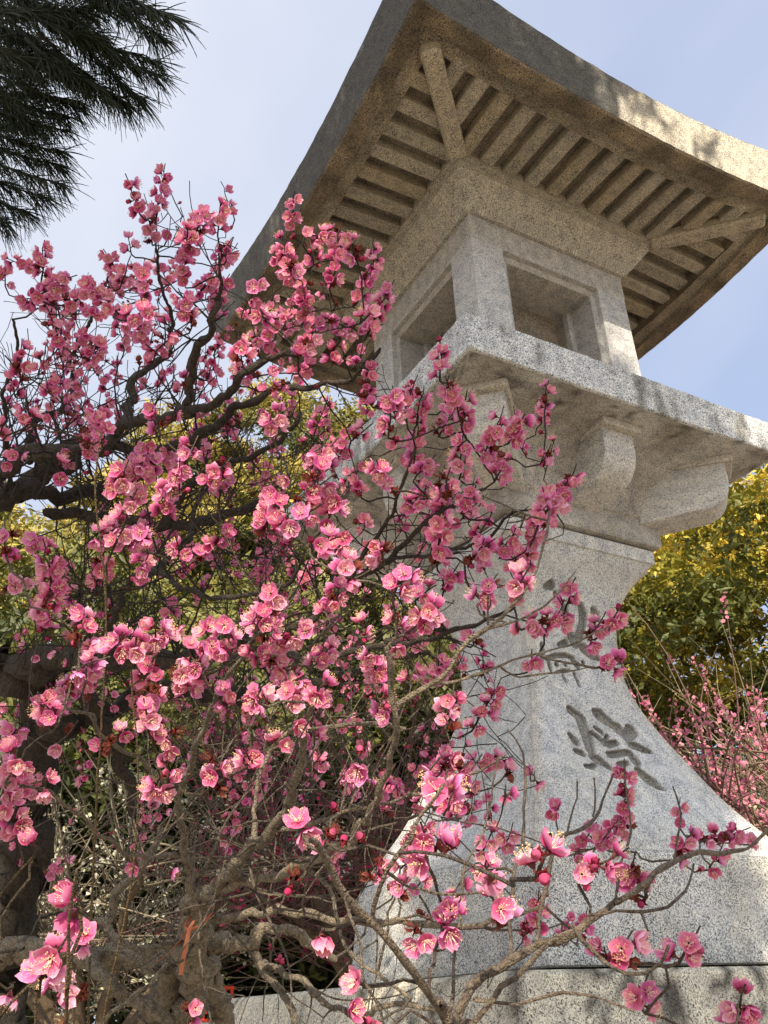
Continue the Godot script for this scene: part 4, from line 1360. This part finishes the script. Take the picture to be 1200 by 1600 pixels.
func build_plums():
	var wn := noise(0.12, 131, 3)
	for info in [
			["old", "old plum, bark tinted down for crown shade, with heavy boughs at the left edge, crown full of pink blossom", at(8, 1650, 2.45)],
			["mossy", "gnarled pale barked plum low at left, its twisted limbs spreading over the plinth", at(292, 1640, 1.85)],
			["near", "nearest plum whose large blossoms hang before the lantern's base", at(760, 1900, 0.9)],
			["shoot", "slender young olive brown plum shoots rising at the lower left corner", at(100, 1700, 0.8)]]:
		var t := PlumTree.new()
		var g: Vector3 = info[2]
		g.y = 0.0
		t.root = thing("plum_tree", info[1], "plum tree", g)
		trees[info[0]] = t
	for line in LIMBS:
		var half: PackedStringArray = line.split("|")
		var head := half[0].strip_edges().split(" ")
		var pts := half[1].split(",")
		var raw := []
		for i in pts.size():
			var k := pts[i].strip_edges().split_floats(" ")
			var w := lerpf(float(head[2]), float(head[3]), float(i) / (pts.size() - 1))
			var p := at(k[0], k[1], k[2])
			if p.y < 0.02:
				p.y = -0.02
			raw.append([p, 0.5 * w * k[2] / F * (0.86 if head[1] == "B" else 1.0)])
		if raw[0][0].y > 0.3 and pts[0].strip_edges().split_floats(" ")[1] > 1690.0:
			var foot: Vector3 = raw[0][0]
			raw.push_front([Vector3(foot.x * 0.9 + trees[head[0]].root.position.x * 0.1, -0.02, foot.z), raw[0][1] * 1.25])
		add_limb(trees[head[0]], raw, "trunk" if head[1] == "T" else "branch", 1.0 if head[0] != "shoot" else 0.4, wn, 18 if float(head[2]) > 19.0 else 12 if float(head[2]) > 11.0 else 8)
	grow_bare_twigs(wn)
	grow_shoots(wn)
	finish_trees()

func quick_twig(t: PlumTree, from: Vector3, d: Vector3, l: float, r0: float, wn: FastNoiseLite, lift: float, depth: int, sides := 4):
	var n := clampi(int(l / 0.022), 4, 14)
	var p := PackedVector3Array()
	var q := PackedFloat32Array()
	var off := rng.randf() * 900.0
	var cur := from
	var dd := d
	for i in n + 1:
		p.append(cur)
		q.append(lerpf(r0, 0.0009, float(i) / n))
		dd = (dd + Vector3(wn.get_noise_2d(i * 6.0 + off, 3.0), wn.get_noise_2d(i * 6.0 + off, 33.0), wn.get_noise_2d(i * 6.0 + off, 63.0)) * 0.42 + Vector3.UP * lift).normalized()
		cur += dd * l / n
	t.tubes.append([p, q, "twig", project_size(p[n / 2], r0 * l * 50.0), sides])
	for i in range(2, n + 1):
		t.pos.append(p[i]); t.rad.append(q[i]); t.dir.append(dd)
	if depth > 0:
		var kids := 1 + int(l / 0.11)
		for i in kids:
			var j := rng.randi_range(1, n - 1)
			var sd := (p[j + 1] - p[j - 1]).normalized()
			var side := sd.cross(Vector3(rng.randf_range(-1, 1), rng.randf_range(-1, 1), rng.randf_range(-1, 1))).normalized()
			quick_twig(t, p[j], (sd * 0.6 + side).normalized(), l * rng.randf_range(0.3, 0.65), q[j] * 0.75, wn, lift, depth - 1, sides)

func grow_bare_twigs(wn: FastNoiseLite):
	for key in ["old", "mossy", "near"]:
		var t: PlumTree = trees[key]
		var m := t.pos.size()
		var pos := t.pos.duplicate()
		var rad := t.rad.duplicate()
		var dir := t.dir.duplicate()
		var chance: float = {"old": 0.40, "mossy": 0.17, "near": 0.06}[key]
		for i in m:
			if rng.randf() > chance * 0.68:
				continue
			if project_size(pos[i], 1.0) < 100.0 and rng.randf() < 0.8:
				continue
			var v := Vector3(rng.randf_range(-1, 1), rng.randf_range(-1, 1), rng.randf_range(-1, 1)).normalized()
			var side := (v - dir[i] * v.dot(dir[i])).normalized()
			if rad[i] > 0.015:
				side = (side + Vector3.UP * 0.4).normalized()
			var l := rng.randf_range(0.07, 0.36) * (1.2 if key == "old" else 1.0)
			var v3 := pos[i] - eye
			var py := 800.0 - v3.dot(up_axis) / v3.dot(forward_axis) * F
			var pxx := 600.0 + v3.dot(right_axis) / v3.dot(forward_axis) * F
			if py < 680.0:
				l *= 0.45
				if rng.randf() < 0.35:
					continue
			if pxx > 600.0:
				l *= 0.5
				if rng.randf() < 0.8:
					continue
			var d := (side + dir[i] * rng.randf_range(0.0, 0.7)).normalized()
			# keep the nearest twigs from reaching into the lens
			if (pos[i] + d * l - eye).length() < 0.75:
				continue
			quick_twig(t, pos[i], d, l, clampf(rad[i] * 0.35, 0.0013, 0.0032), wn, rng.randf_range(0.0, 0.10), 2 if key == "old" else 1)

func grow_shoots(wn: FastNoiseLite):
	var list := []
	for s in SHOOTS.split(";"):
		var k := s.split_floats(" ")
		list.append([k[0], k[1], k[2], int(k[3]), k[4], k[5], false])
	for s in HAZE.split(";"):
		var k := s.split_floats(" ")
		for i in int(k[4]):
			var x := rng.randf_range(k[0], k[2])
			var y := rng.randf_range(k[1], k[3])
			if y < 640.0 - x * 0.42 - 60.0 and x < 80.0:
				continue
			list.append([x, y, k[5] * rng.randf_range(0.8, 1.2), rng.randi_range(2, 7), rng.randf_range(18, 55), rng.randf_range(40, 120), true])
	var jobs := []
	for c in list:
		var d: float = F * 0.0235 / c[2]
		d *= rng.randf_range(0.97, 1.03)
		var a := deg_to_rad(absf(c[5]))
		var ax: Vector2 = Vector2(cos(a), -sin(a)) * c[4] * 0.5
		var base := at(c[0] - ax.x, c[1] - ax.y, d)
		var tip := at(c[0] + ax.x, c[1] + ax.y, d * rng.randf_range(0.97, 1.02))
		var nn: Array = nearest(base)
		jobs.append([nn[2], base, tip, c])
	jobs.sort_custom(func(a, b): return a[0] < b[0])
	for j in jobs:
		var base: Vector3 = j[1]
		var tip: Vector3 = j[2]
		var c: Array = j[3]
		var nn: Array = nearest(base)
		var t: PlumTree = nn[0]
		var from: Vector3 = t.pos[nn[1]]
		var fd: Vector3 = t.dir[nn[1]]
		var span := from.distance_to(base)
		var shoot := (tip - base).normalized() if tip.distance_to(base) > 0.004 else Vector3.UP
		var c1 := from + (fd * 0.4 + (base - from).normalized() * 0.8).normalized() * span * 0.45
		var c2 := base - (shoot * 0.6 + (base - from).normalized() * 0.6).normalized() * span * 0.35
		var p := PackedVector3Array()
		var q := PackedFloat32Array()
		var steps := clampi(int(span / 0.02), 4, 18)
		var r0 := clampf(0.0012 + span * 0.006, 0.0012, t.rad[nn[1]] * 0.8)
		var off := rng.randf() * 900.0
		for i in steps + 1:
			var u := float(i) / steps
			var w := 1.0 - u
			var pt := from * w * w * w + c1 * 3.0 * w * w * u + c2 * 3.0 * w * u * u + base * u * u * u
			var wob := sin(u * PI) * minf(span * 0.07, 0.022)
			pt += Vector3(wn.get_noise_2d(i * 7.0 + off, 5.0), wn.get_noise_2d(i * 7.0 + off, 45.0), wn.get_noise_2d(i * 7.0 + off, 85.0)) * wob * 2.0
			p.append(pt)
			q.append(lerpf(r0, 0.0015, u))
		var sl := tip.distance_to(base)
		var ext := maxi(2, int(sl / 0.012))
		for i in range(1, ext + 2):
			var u := float(i) / ext
			p.append(base + shoot * sl * u + Vector3(wn.get_noise_2d(i * 9.0 + off, 15.0), 0.0, wn.get_noise_2d(i * 9.0 + off, 95.0)) * 0.004)
			q.append(lerpf(0.0015, 0.0009, minf(u, 1.0)))
		for i in range(1, p.size()):
			t.pos.append(p[i]); t.rad.append(q[i]); t.dir.append((p[i] - p[i - 1]).normalized())
		t.tubes.append([p, q, "twig", project_size(p[p.size() / 2], r0 * (span + sl) * 60.0), 5])
		place_flowers(t, base, shoot, sl, c)
		# a few flowers and buds on the way
		if span > 0.08 and rng.randf() < 0.7:
			for i in rng.randi_range(1, 3):
				var j2 := rng.randi_range(2, steps)
				var dv := Vector3(rng.randf_range(-1, 1), rng.randf_range(-0.2, 1), rng.randf_range(-1, 1)).normalized()
				add_flower(t, p[j2], dv, 3 if rng.randf() < 0.6 else 4 if rng.randf() < 0.5 else 1, 1.0)

func place_flowers(t: PlumTree, base: Vector3, shoot: Vector3, sl: float, c: Array):
	var n: int = c[3] + (c[3] / 5 if c[2] < 32.0 else 0)
	var s1 := shoot.cross(forward_axis).normalized()
	var s2 := shoot.cross(s1).normalized()
	var a0 := rng.randf() * TAU
	for i in n:
		var u := (i + 0.5) / n
		var a := a0 + i * 2.4 + rng.randf_range(-0.4, 0.4)
		var side := s1 * cos(a) + s2 * sin(a)
		var out := (side + shoot * rng.randf_range(-0.1, 0.7)).normalized()
		# flowers turn to the open air, away from the crown and a little downwards or to the light
		out = (out + Vector3(rng.randf_range(-0.5, 0.5), rng.randf_range(-0.35, 0.35), rng.randf_range(-0.5, 0.5)) - forward_axis * rng.randf_range(0.15, 1.0)).normalized()
		var kind := 0
		var spent: bool = c[5] < 0.0
		var roll := rng.randf()
		if spent:
			kind = 4 if roll < 0.62 else 0
		elif roll < 0.09:
			kind = 4
		elif roll < 0.16:
			kind = 3
		elif roll < 0.30:
			kind = 1
		add_flower(t, base + shoot * sl * u, out, kind, rng.randf_range(0.86, 1.1))

# kinds: 0 open, 1 half open, 3 bud, 4 withered
func add_flower(t: PlumTree, on: Vector3, out: Vector3, kind: int, size: float):
	var at_p := on + out * 0.0085 * size
	var x := out.cross(Vector3(rng.randf_range(-1, 1), rng.randf_range(-1, 1), rng.randf_range(-1, 1))).normalized()
	var b := Basis(x, out, x.cross(out)).scaled(Vector3.ONE * size)
	t.flowers.append([Transform3D(b, at_p), kind, project_size(at_p, 0.024 * size * (0.5 if kind >= 3 else 1.0)), rng.randi() % 6])

func nearest(p: Vector3) -> Array:
	var best := 1e9
	var bt: PlumTree = null
	var bi := 0
	for key in trees:
		var t: PlumTree = trees[key]
		var ps := t.pos
		for i in ps.size():
			var q := ps[i]
			var dx := q.x - p.x
			if dx > best or dx < -best:
				continue
			var d := q.distance_to(p)
			if d < best:
				d += maxf(0.0, q.y - p.y) * 0.7
				if t.rad[i] < 0.0014:
					d += 0.03
				if d < best:
					best = d
					bt = t
					bi = i
	return [bt, bi, best]

func finish_trees():
	# blossom shapes shared by all trees
	var tones := [[Color(0.76, 0.17, 0.36), Color(0.87, 0.40, 0.56)], [Color(0.71, 0.145, 0.38), Color(0.85, 0.36, 0.58)], [Color(0.80, 0.22, 0.38), Color(0.89, 0.46, 0.58)], [Color(0.65, 0.11, 0.29), Color(0.81, 0.30, 0.48)], [Color(0.79, 0.29, 0.47), Color(0.91, 0.56, 0.69)], [Color(0.70, 0.185, 0.43), Color(0.85, 0.42, 0.64)]]
	var petals := []
	var stamens := []
	var calyces := []
	var half := []
	var petals_far := []
	var half_far := []
	var buds := []
	var withered := []
	for i in 6:
		petals.append(petal_mesh([0.95, 0.75, 1.0, 0.85, 0.65, 0.9][i], tones[i][0], tones[i][1], 700 + i))
		half.append(petal_mesh([0.3, 0.42, 0.2, 0.36, 0.48, 0.25][i], tones[i][0], tones[i][1], 720 + i))
		petals_far.append(petal_mesh([0.95, 0.75, 1.0, 0.85, 0.65, 0.9][i], tones[i][0], tones[i][1], 700 + i, 5, 3))
		half_far.append(petal_mesh([0.3, 0.42, 0.2, 0.36, 0.48, 0.25][i], tones[i][0], tones[i][1], 720 + i, 5, 3))
		stamens.append(stamen_mesh(1.0, 740 + i, 22))
		calyces.append(calyx_mesh(760 + i, Color(0.13, 0.018, 0.022).lerp(Color(0.17, 0.035, 0.026), i / 6.0)))
		buds.append(bud_mesh(780 + i, Color(0.44, 0.04, 0.12).lerp(Color(0.66, 0.15, 0.27), i / 6.0)))
		withered.append(spent_mesh(800 + i))
	var meshes := {}
	var shape := func(list: Array, i: int) -> Mesh:
		var key := str(list[i].get_instance_id())
		if not meshes.has(key):
			meshes[key] = list[i].mesh()
		return meshes[key]
	for key in trees:
		var t: PlumTree = trees[key]
		var o := -t.root.position
		t.tubes.sort_custom(func(a, b): return a[3] > b[3])
		var rest := MB.new()
		var thin := 0
		var bn := noise(30.0, 141, 4)
		var base_tint := {"old": Color(0.27, 0.245, 0.23), "mossy": Color(1.0, 0.97, 0.90), "near": Color(0.72, 0.66, 0.62), "shoot": Color(0.55, 0.44, 0.26)}  # old tree: shade of its crown is put into the bark tint
		var tint: Color = base_tint[key]
		for tb in t.tubes:
			var col: Color = tint * rng.randf_range(0.72, 1.0)
			if tb[2] == "twig":
				thin += 1
				if thin > 280:
					rest.tube(tb[0], tb[1], tb[4], col)
					continue
			var m := MB.new()
			m.tube(tb[0], tb[1], tb[4], col, 0.0 if tb[2] == "twig" else 0.42, bn)
			part(tb[2], m.mesh(), mats.twig if tb[2] == "twig" else mats.bark, t.root, o)
		if rest.v.size() > 0:
			part("fine_twigs", rest.mesh(), mats.twig, t.root, o).set_meta("kind", "stuff")
		t.flowers.sort_custom(func(a, b): return a[2] > b[2])
		var bulk := MB.new()
		var shown := {}
		for f in t.flowers:
			var i: int = f[3]
			var kind: int = f[1]
			var called := "blossom"
			if kind == 3:
				called = "bud"
			elif kind == 4:
				called = "withered_blossom"
			shown[called] = shown.get(called, 0) + 1
			if shown[called] > 290 or f[2] < 7.0:
				match kind:
					0:
						bulk.add(petals_far[i] if f[2] < 19.0 else petals[i], f[0])
						bulk.add(calyces[i], f[0])
						if f[2] > 9.0:
							bulk.add(stamens[i], f[0])
					1:
						bulk.add(half_far[i] if f[2] < 19.0 else half[i], f[0])
						bulk.add(calyces[i], f[0])
					3:
						bulk.add(buds[i], f[0])
					4:
						bulk.add(withered[i], f[0])
				continue
			var list: Array = petals if kind == 0 else half if kind == 1 else buds if kind == 3 else withered
			var node := part(called, shape.call(list, i), mats.petal, t.root)
			node.transform = Transform3D(f[0].basis, f[0].origin + o)
			if kind <= 1:
				part("stamens", shape.call(stamens, i), mats.stamen, node)
				part("calyx", shape.call(calyces, i), mats.stamen, node)
		if bulk.v.size() > 0:
			part("small_blossoms", bulk.mesh(), mats.petal, t.root, o).set_meta("kind", "stuff")
		print(key, " tubes ", t.tubes.size(), " flowers ", t.flowers.size(), " nodes ", t.pos.size())

# ---------------------------------------------------------------- conifer at the upper left
func build_conifer():
	var r := RandomNumberGenerator.new()
	r.seed = 511
	var foot := at(-900, 900, 4.2)
	foot.y = 0.0
	var root := thing("conifer_tree", "dark conifer with cord like needle sprays reaching in at the upper left", "conifer", foot)
	var o := -foot
	var tm := MB.new()
	var top := foot + Vector3(0.2, 9.0, 0.1)
	tm.tube(PackedVector3Array([foot, foot.lerp(top, 0.3), foot.lerp(top, 0.6), top]), PackedFloat32Array([0.28, 0.22, 0.16, 0.03]), 10, Color(0.6, 0.5, 0.42))
	part("trunk", tm.mesh(), mats.bark, root, o)
	var sprays := MB.new()
	# boughs: start and end in the place, each hung with branchlets
	var boughs := [[-620, -60, 3.6, -30, 60, 3.1], [-600, -200, 3.5, 110, -40, 3.0], [-640, 120, 3.7, -60, 190, 3.2], [-500, -320, 3.3, 190, -130, 2.9]]
	for bi in boughs.size():
		var q: Array = boughs[bi]
		var a := at(q[0], q[1], q[2])
		var e := at(q[3], q[4], q[5])
		var st := foot + Vector3(0.1, a.y - 0.25, 0.05)
		var p := PackedVector3Array([st, st.lerp(a, 0.5) + Vector3(0, 0.1, 0), a, a.lerp(e, 0.5) + Vector3(0, 0.06, 0), e])
		var bm := MB.new()
		bm.tube(p, PackedFloat32Array([0.07, 0.05, 0.035, 0.022, 0.008]), 7, Color(0.4, 0.33, 0.27))
		part("branch", bm.mesh(), mats.bark, root, o)
	# branchlets: pixel of the base, pixel of the tip, distance, number of cords
	var lets := [
		[-60, 20, 200, 5, 2.95, 100], [0, -60, 270, 25, 2.9, 100], [60, -90, 292, 40, 2.9, 70], [100, -70, 262, 68, 2.92, 80],
		[20, 10, 255, 100, 2.95, 90], [60, 20, 262, 125, 3.0, 80], [90, 20, 225, 160, 2.98, 90], [60, 50, 205, 170, 3.0, 90],
		[40, 60, 165, 150, 3.02, 80], [-40, 60, 150, 130, 3.0, 90], [-40, 100, 130, 165, 3.05, 90], [-60, 120, 110, 185, 3.05, 80],
		[-60, 150, 105, 205, 3.1, 80], [-80, 180, 108, 240, 3.12, 80], [-70, 200, 100, 260, 3.12, 70], [-80, 220, 105, 290, 3.14, 70],
		[-90, 240, 75, 310, 3.15, 70], [-90, 260, 50, 335, 3.15, 60], [-100, 280, 15, 350, 3.16, 60],
		[-80, -20, 120, 40, 3.1, 100], [-60, 0, 90, 90, 3.2, 100], [-80, 60, 60, 120, 3.2, 100], [-20, -80, 150, -10, 3.0, 100], [-30, -40, 170, 60, 3.1, 100], [-80, 100, 30, 170, 3.2, 100],
		[-120, 40, 100, 100, 3.3, 130], [-100, -40, 150, 30, 3.3, 130], [-60, -90, 200, -20, 3.25, 130], [-120, 120, 70, 150, 3.3, 120], [-40, -20, 120, 110, 3.35, 130], [-120, 170, 60, 200, 3.3, 110], [0, -60, 190, 90, 3.15, 120], [-120, 0, 40, 60, 3.4, 130]]
	var seen_cords := 0
	for q in lets:
		var a := at(q[0], q[1], q[4])
		var e := at(q[2], q[3], q[4] + r.randf_range(-0.12, 0.12))
		var along := e - a
		var sag := Vector3(0, -0.02, 0)
		var core := PackedVector3Array()
		for j in 7:
			var t := j / 6.0
			core.append(a + along * t + sag * sin(t * PI))
		var cm := MB.new()
		cm.tube(core, PackedFloat32Array([0.007, 0.006, 0.005, 0.0045, 0.004, 0.003, 0.002]), 5, Color(0.02, 0.02, 0.01))
		part("branchlet", cm.mesh(), mats.needle, root, o)
		for i in int(q[5] * 2.8):
			var t := pow(r.randf(), 0.7)
			var from: Vector3 = a + along * t * 0.96 + sag * sin(t * PI)
			var v := Vector3(r.randf_range(-1, 1), r.randf_range(-1, 1), r.randf_range(-1, 1))
			var d := (along.normalized() * r.randf_range(0.6, 1.3) + v * 0.72 + Vector3(0, -0.30, 0)).normalized()
			var l := r.randf_range(0.05, 0.16) * (1.0 - 0.25 * t)
			var pts := PackedVector3Array()
			var rad := PackedFloat32Array()
			for j in 5:
				var u := j / 4.0
				pts.append(from + d * l * u + Vector3(0, -0.03, 0) * u * u)
				rad.append([0.0015, 0.0017, 0.0016, 0.0013, 0.0007][j])
			var c := Color(0.012, 0.019, 0.007).lerp(Color(0.038, 0.052, 0.016), r.randf() * r.randf())  # needle colour kept near black to stand in for backlit shade
			sprays.tube(pts, rad, 4, c)
			# short scale needles standing off each cord
			for k in 6:
				var u := (k + 0.5) / 6.0
				var b := from + d * l * u + Vector3(0, -0.03, 0) * u * u
				var s := (d + v.cross(d).rotated(d, k * 2.2).normalized() * 0.6).normalized() * 0.007
				var w := d.cross(s).normalized() * 0.0008
				sprays.tri(b + w, b + s, b - w, c)
	part("needle_sprays", sprays.mesh(), mats.needle, root, o).set_meta("kind", "stuff")

# ---------------------------------------------------------------- small things at the lower edge
func build_small_things():
	# orange tie hanging from the gnarled plum
	var t := thing("orange_tie", "faded orange tape tied round the gnarled plum trunk, its end hanging down", "tape", at(296, 1445, 1.50))
	var loop := MB.new()
	var c0 := at(312, 1432, 1.52)
	var pts := PackedVector3Array()
	var rad := PackedFloat32Array()
	for i in 17:
		var a := TAU * i / 16.0
		pts.append(c0 + right_axis * cos(a) * 0.0225 + Vector3(0, sin(a) * 0.006 + cos(a) * 0.012, 0) + forward_axis * sin(a) * 0.024)
		rad.append(0.0022)
	loop.tube(pts, rad, 6, Color(0.44, 0.12, 0.05))
	part("loop", loop.mesh(), mats.plain, t, -t.position)
	var hang := MB.new()
	var rows := []
	var hp := [at(303, 1438, 1.47), at(296, 1452, 1.462), at(291, 1475, 1.462), at(286, 1500, 1.465), at(282, 1523, 1.468)]
	for i in hp.size():
		var w: Vector3 = right_axis * [0.002, 0.0034, 0.0036, 0.0036, 0.0034][i]
		rows.append(PackedVector3Array([hp[i] - w, hp[i] - forward_axis * 0.001, hp[i] + w]))
	hang.grid(rows, func(_p): return Color(0.50, 0.17, 0.09), 1.0)
	part("hanging_end", hang.mesh(), mats.plain, t, -t.position)
	var tail := MB.new()
	tail.tube(PackedVector3Array([at(302, 1438, 1.47), at(284, 1466, 1.47), at(262, 1492, 1.475), at(246, 1502, 1.48)]), PackedFloat32Array([0.0014, 0.0012, 0.0011, 0.001]), 5, Color(0.25, 0.08, 0.05))
	part("cord", tail.mesh(), mats.plain, t, -t.position)
	# red lattice on a stone footing
	var rp := at(318, 1572, 6.3)
	var st := thing("stone_footing", "grey stone footing under the red lattice, bottom edge left of centre", "footing", Vector3(rp.x, 0, rp.z))
	var face := Basis(Vector3.UP, atan2(eye.x - rp.x, eye.z - rp.z) + 0.25)
	st.basis = face
	var sm := MB.new()
	sm.box(Vector3(0, (rp.y - 0.1) * 0.5, 0), Vector3(0.42, rp.y - 0.1, 0.3), 0.012, Basis.IDENTITY, Color(0.75, 0.73, 0.68))
	part("footing_block", sm.mesh(), mats.stone, st)
	var la := thing("red_lattice", "vermilion wooden lattice panel with square holes, bottom edge left of centre", "lattice panel", Vector3(rp.x, rp.y - 0.1, rp.z))
	la.basis = face
	for i in 9:
		var bar := MB.new()
		bar.box(Vector3(-0.2 + i * 0.05, 0.11, 0), Vector3(0.02, 0.22, 0.018), 0.002, Basis.IDENTITY, Color(0.62, 0.05, 0.025))
		part("upright_bar", bar.mesh(), mats.plain, la)
	for i in 5:
		var bar := MB.new()
		bar.box(Vector3(0, 0.012 + i * 0.049, 0.004), Vector3(0.43, 0.02, 0.018), 0.002, Basis.IDENTITY, Color(0.64, 0.055, 0.03))
		part("cross_bar", bar.mesh(), mats.plain, la)
	# two visitors, only the tops of their heads above the lower edge
	person("dark haired visitor in a navy jacket, left of the other, at the lower edge", at(257, 1578, 7.6), Color(0.03, 0.035, 0.06), 0.35, 601)
	person("dark haired visitor in a grey jacket behind the gnarled trunks at the lower edge", at(366, 1581, 8.4), Color(0.16, 0.16, 0.17), -0.4, 602)

func person(label: String, crown: Vector3, jacket: Color, turn: float, sd: int):
	var h := crown.y
	var root := thing("person", label, "person", Vector3(crown.x, 0, crown.z), "visitors at the lower edge")
	root.basis = Basis(Vector3.UP, atan2(eye.x - crown.x, eye.z - crown.z) + turn)
	var s := h / 1.70
	# joints: position and radius; bones between them
	var bones := [
		[Vector3(0, 0.93, 0), 0.135, Vector3(0, 1.18, 0.0), 0.13], [Vector3(0, 1.18, 0), 0.13, Vector3(0, 1.36, -0.01), 0.12],
		[Vector3(-0.16, 1.38, -0.01), 0.065, Vector3(0.16, 1.38, -0.01), 0.065], [Vector3(0, 1.38, -0.01), 0.06, Vector3(0, 1.50, 0.01), 0.052],
		[Vector3(0, 1.575, 0.015), 0.088, Vector3(0, 1.60, 0.0), 0.092], [Vector3(0, 1.53, 0.045), 0.05, Vector3(0, 1.50, 0.05), 0.038], [Vector3(0, 1.565, 0.105), 0.012, Vector3(0, 1.55, 0.118), 0.014]]
	for sx in [-1.0, 1.0]:
		bones.append([Vector3(sx * 0.185, 1.37, -0.01), 0.058, Vector3(sx * 0.235, 1.10, -0.02), 0.046])
		bones.append([Vector3(sx * 0.235, 1.10, -0.02), 0.046, Vector3(sx * 0.22, 0.86, 0.06), 0.032])
		bones.append([Vector3(sx * 0.22, 0.86, 0.06), 0.034, Vector3(sx * 0.215, 0.76, 0.085), 0.022])
		bones.append([Vector3(sx * 0.09, 0.92, 0), 0.098, Vector3(sx * 0.10, 0.50, 0.01), 0.066])
		bones.append([Vector3(sx * 0.10, 0.50, 0.01), 0.064, Vector3(sx * 0.10, 0.09, -0.02), 0.044])
		bones.append([Vector3(sx * 0.10, 0.05, -0.03), 0.045, Vector3(sx * 0.11, 0.04, 0.14), 0.036])
	var cols := func(p: Vector3) -> Color:
		if p.y > 1.47 * s:
			return Color(0.5, 0.30, 0.22)
		if p.y > 0.86 * s or absf(p.x) > 0.19 * s:
			return jacket if p.y > 0.85 * s else Color(0.5, 0.30, 0.22)
		return Color(0.035, 0.035, 0.04) if p.y > 0.1 * s else Color(0.02, 0.02, 0.02)
	part("body", nets(bones, s, 0.024, 0.03, cols), mats.plain, root)
	var hair := [[Vector3(0, 1.60, -0.012), 0.097, Vector3(0, 1.60, -0.02), 0.10], [Vector3(0, 1.54, -0.055), 0.065, Vector3(0, 1.58, -0.05), 0.07]]
	part("hair", nets(hair, s, 0.014, 0.02, func(p: Vector3) -> Color: return Color(0.012, 0.010, 0.010)), mats.plain, root)

# surface nets over the smooth union of tapered capsules
func nets(bones: Array, s: float, cell: float, blend: float, cols: Callable) -> ArrayMesh:
	var lo := Vector3.ONE * 1e9
	var hi := -Vector3.ONE * 1e9
	for b in bones:
		for e in [0, 2]:
			lo = lo.min((b[e] as Vector3) * s - Vector3.ONE * (b[e + 1] * s + cell * 2.0))
			hi = hi.max((b[e] as Vector3) * s + Vector3.ONE * (b[e + 1] * s + cell * 2.0))
	var n := Vector3i(((hi - lo) / cell).ceil()) + Vector3i.ONE
	var f := PackedFloat32Array()
	f.resize(n.x * n.y * n.z)
	f.fill(1.0)
	for b in bones:
		var a: Vector3 = b[0] * s
		var e: Vector3 = b[2] * s
		var ra: float = b[1] * s
		var re: float = b[3] * s
		var pad := Vector3.ONE * (maxf(ra, re) + cell * 2.0 + blend)
		var c0 := Vector3i(((a.min(e) - pad - lo) / cell).floor()).max(Vector3i.ZERO)
		var c1 := Vector3i(((a.max(e) + pad - lo) / cell).ceil()).min(n - Vector3i.ONE)
		var ae := e - a
		var l2 := maxf(ae.length_squared(), 1e-9)
		for z in range(c0.z, c1.z + 1):
			for y in range(c0.y, c1.y + 1):
				for x in range(c0.x, c1.x + 1):
					var p := lo + Vector3(x, y, z) * cell
					var t := clampf((p - a).dot(ae) / l2, 0.0, 1.0)
					var d := p.distance_to(a + ae * t) - lerpf(ra, re, t)
					var i := x + n.x * (y + n.y * z)
					var h := clampf(0.5 + 0.5 * (f[i] - d) / blend, 0.0, 1.0)
					f[i] = lerpf(f[i], d, h) - blend * h * (1.0 - h) if f[i] < 0.9 else d
	var st := SurfaceTool.new()
	st.begin(Mesh.PRIMITIVE_TRIANGLES)
	st.set_smooth_group(0)
	var id := {}
	var count := 0
	var off := [Vector3i(0, 0, 0), Vector3i(1, 0, 0), Vector3i(0, 1, 0), Vector3i(1, 1, 0), Vector3i(0, 0, 1), Vector3i(1, 0, 1), Vector3i(0, 1, 1), Vector3i(1, 1, 1)]
	var edges := [[0, 1], [2, 3], [4, 5], [6, 7], [0, 2], [1, 3], [4, 6], [5, 7], [0, 4], [1, 5], [2, 6], [3, 7]]
	for z in n.z - 1:
		for y in n.y - 1:
			for x in n.x - 1:
				var g := []
				var neg := 0
				for q in off:
					var val := f[x + q.x + n.x * (y + q.y + n.y * (z + q.z))]
					g.append(val)
					if val < 0.0:
						neg += 1
				if neg == 0 or neg == 8:
					continue
				var sum := Vector3.ZERO
				var k := 0
				for e in edges:
					if (g[e[0]] < 0.0) != (g[e[1]] < 0.0):
						var t: float = g[e[0]] / (g[e[0]] - g[e[1]])
						sum += Vector3(off[e[0]]).lerp(Vector3(off[e[1]]), t)
						k += 1
				var p := lo + (Vector3(x, y, z) + sum / k) * cell
				st.set_color(cols.call(p))
				st.add_vertex(p)
				id[Vector3i(x, y, z)] = count
				count += 1
	for key in id:
		for ax in 3:
			var d := Vector3i.ZERO
			d[ax] = 1
			var u := Vector3i.ZERO
			u[(ax + 1) % 3] = 1
			var w := Vector3i.ZERO
			w[(ax + 2) % 3] = 1
			var k: Vector3i = key
			var fa := f[k.x + n.x * (k.y + n.y * k.z)]
			var kb := k + d
			var fb := f[kb.x + n.x * (kb.y + n.y * kb.z)]
			if (fa < 0.0) == (fb < 0.0) or not (id.has(k - u) and id.has(k - w) and id.has(k - u - w)):
				continue
			var q := [id[k], id[k - u], id[k - u - w], id[k - w]]
			if fa < 0.0:
				q.reverse()
			for i in [0, 1, 2, 0, 2, 3]:
				st.add_index(q[i])
	st.generate_normals()
	return st.commit()
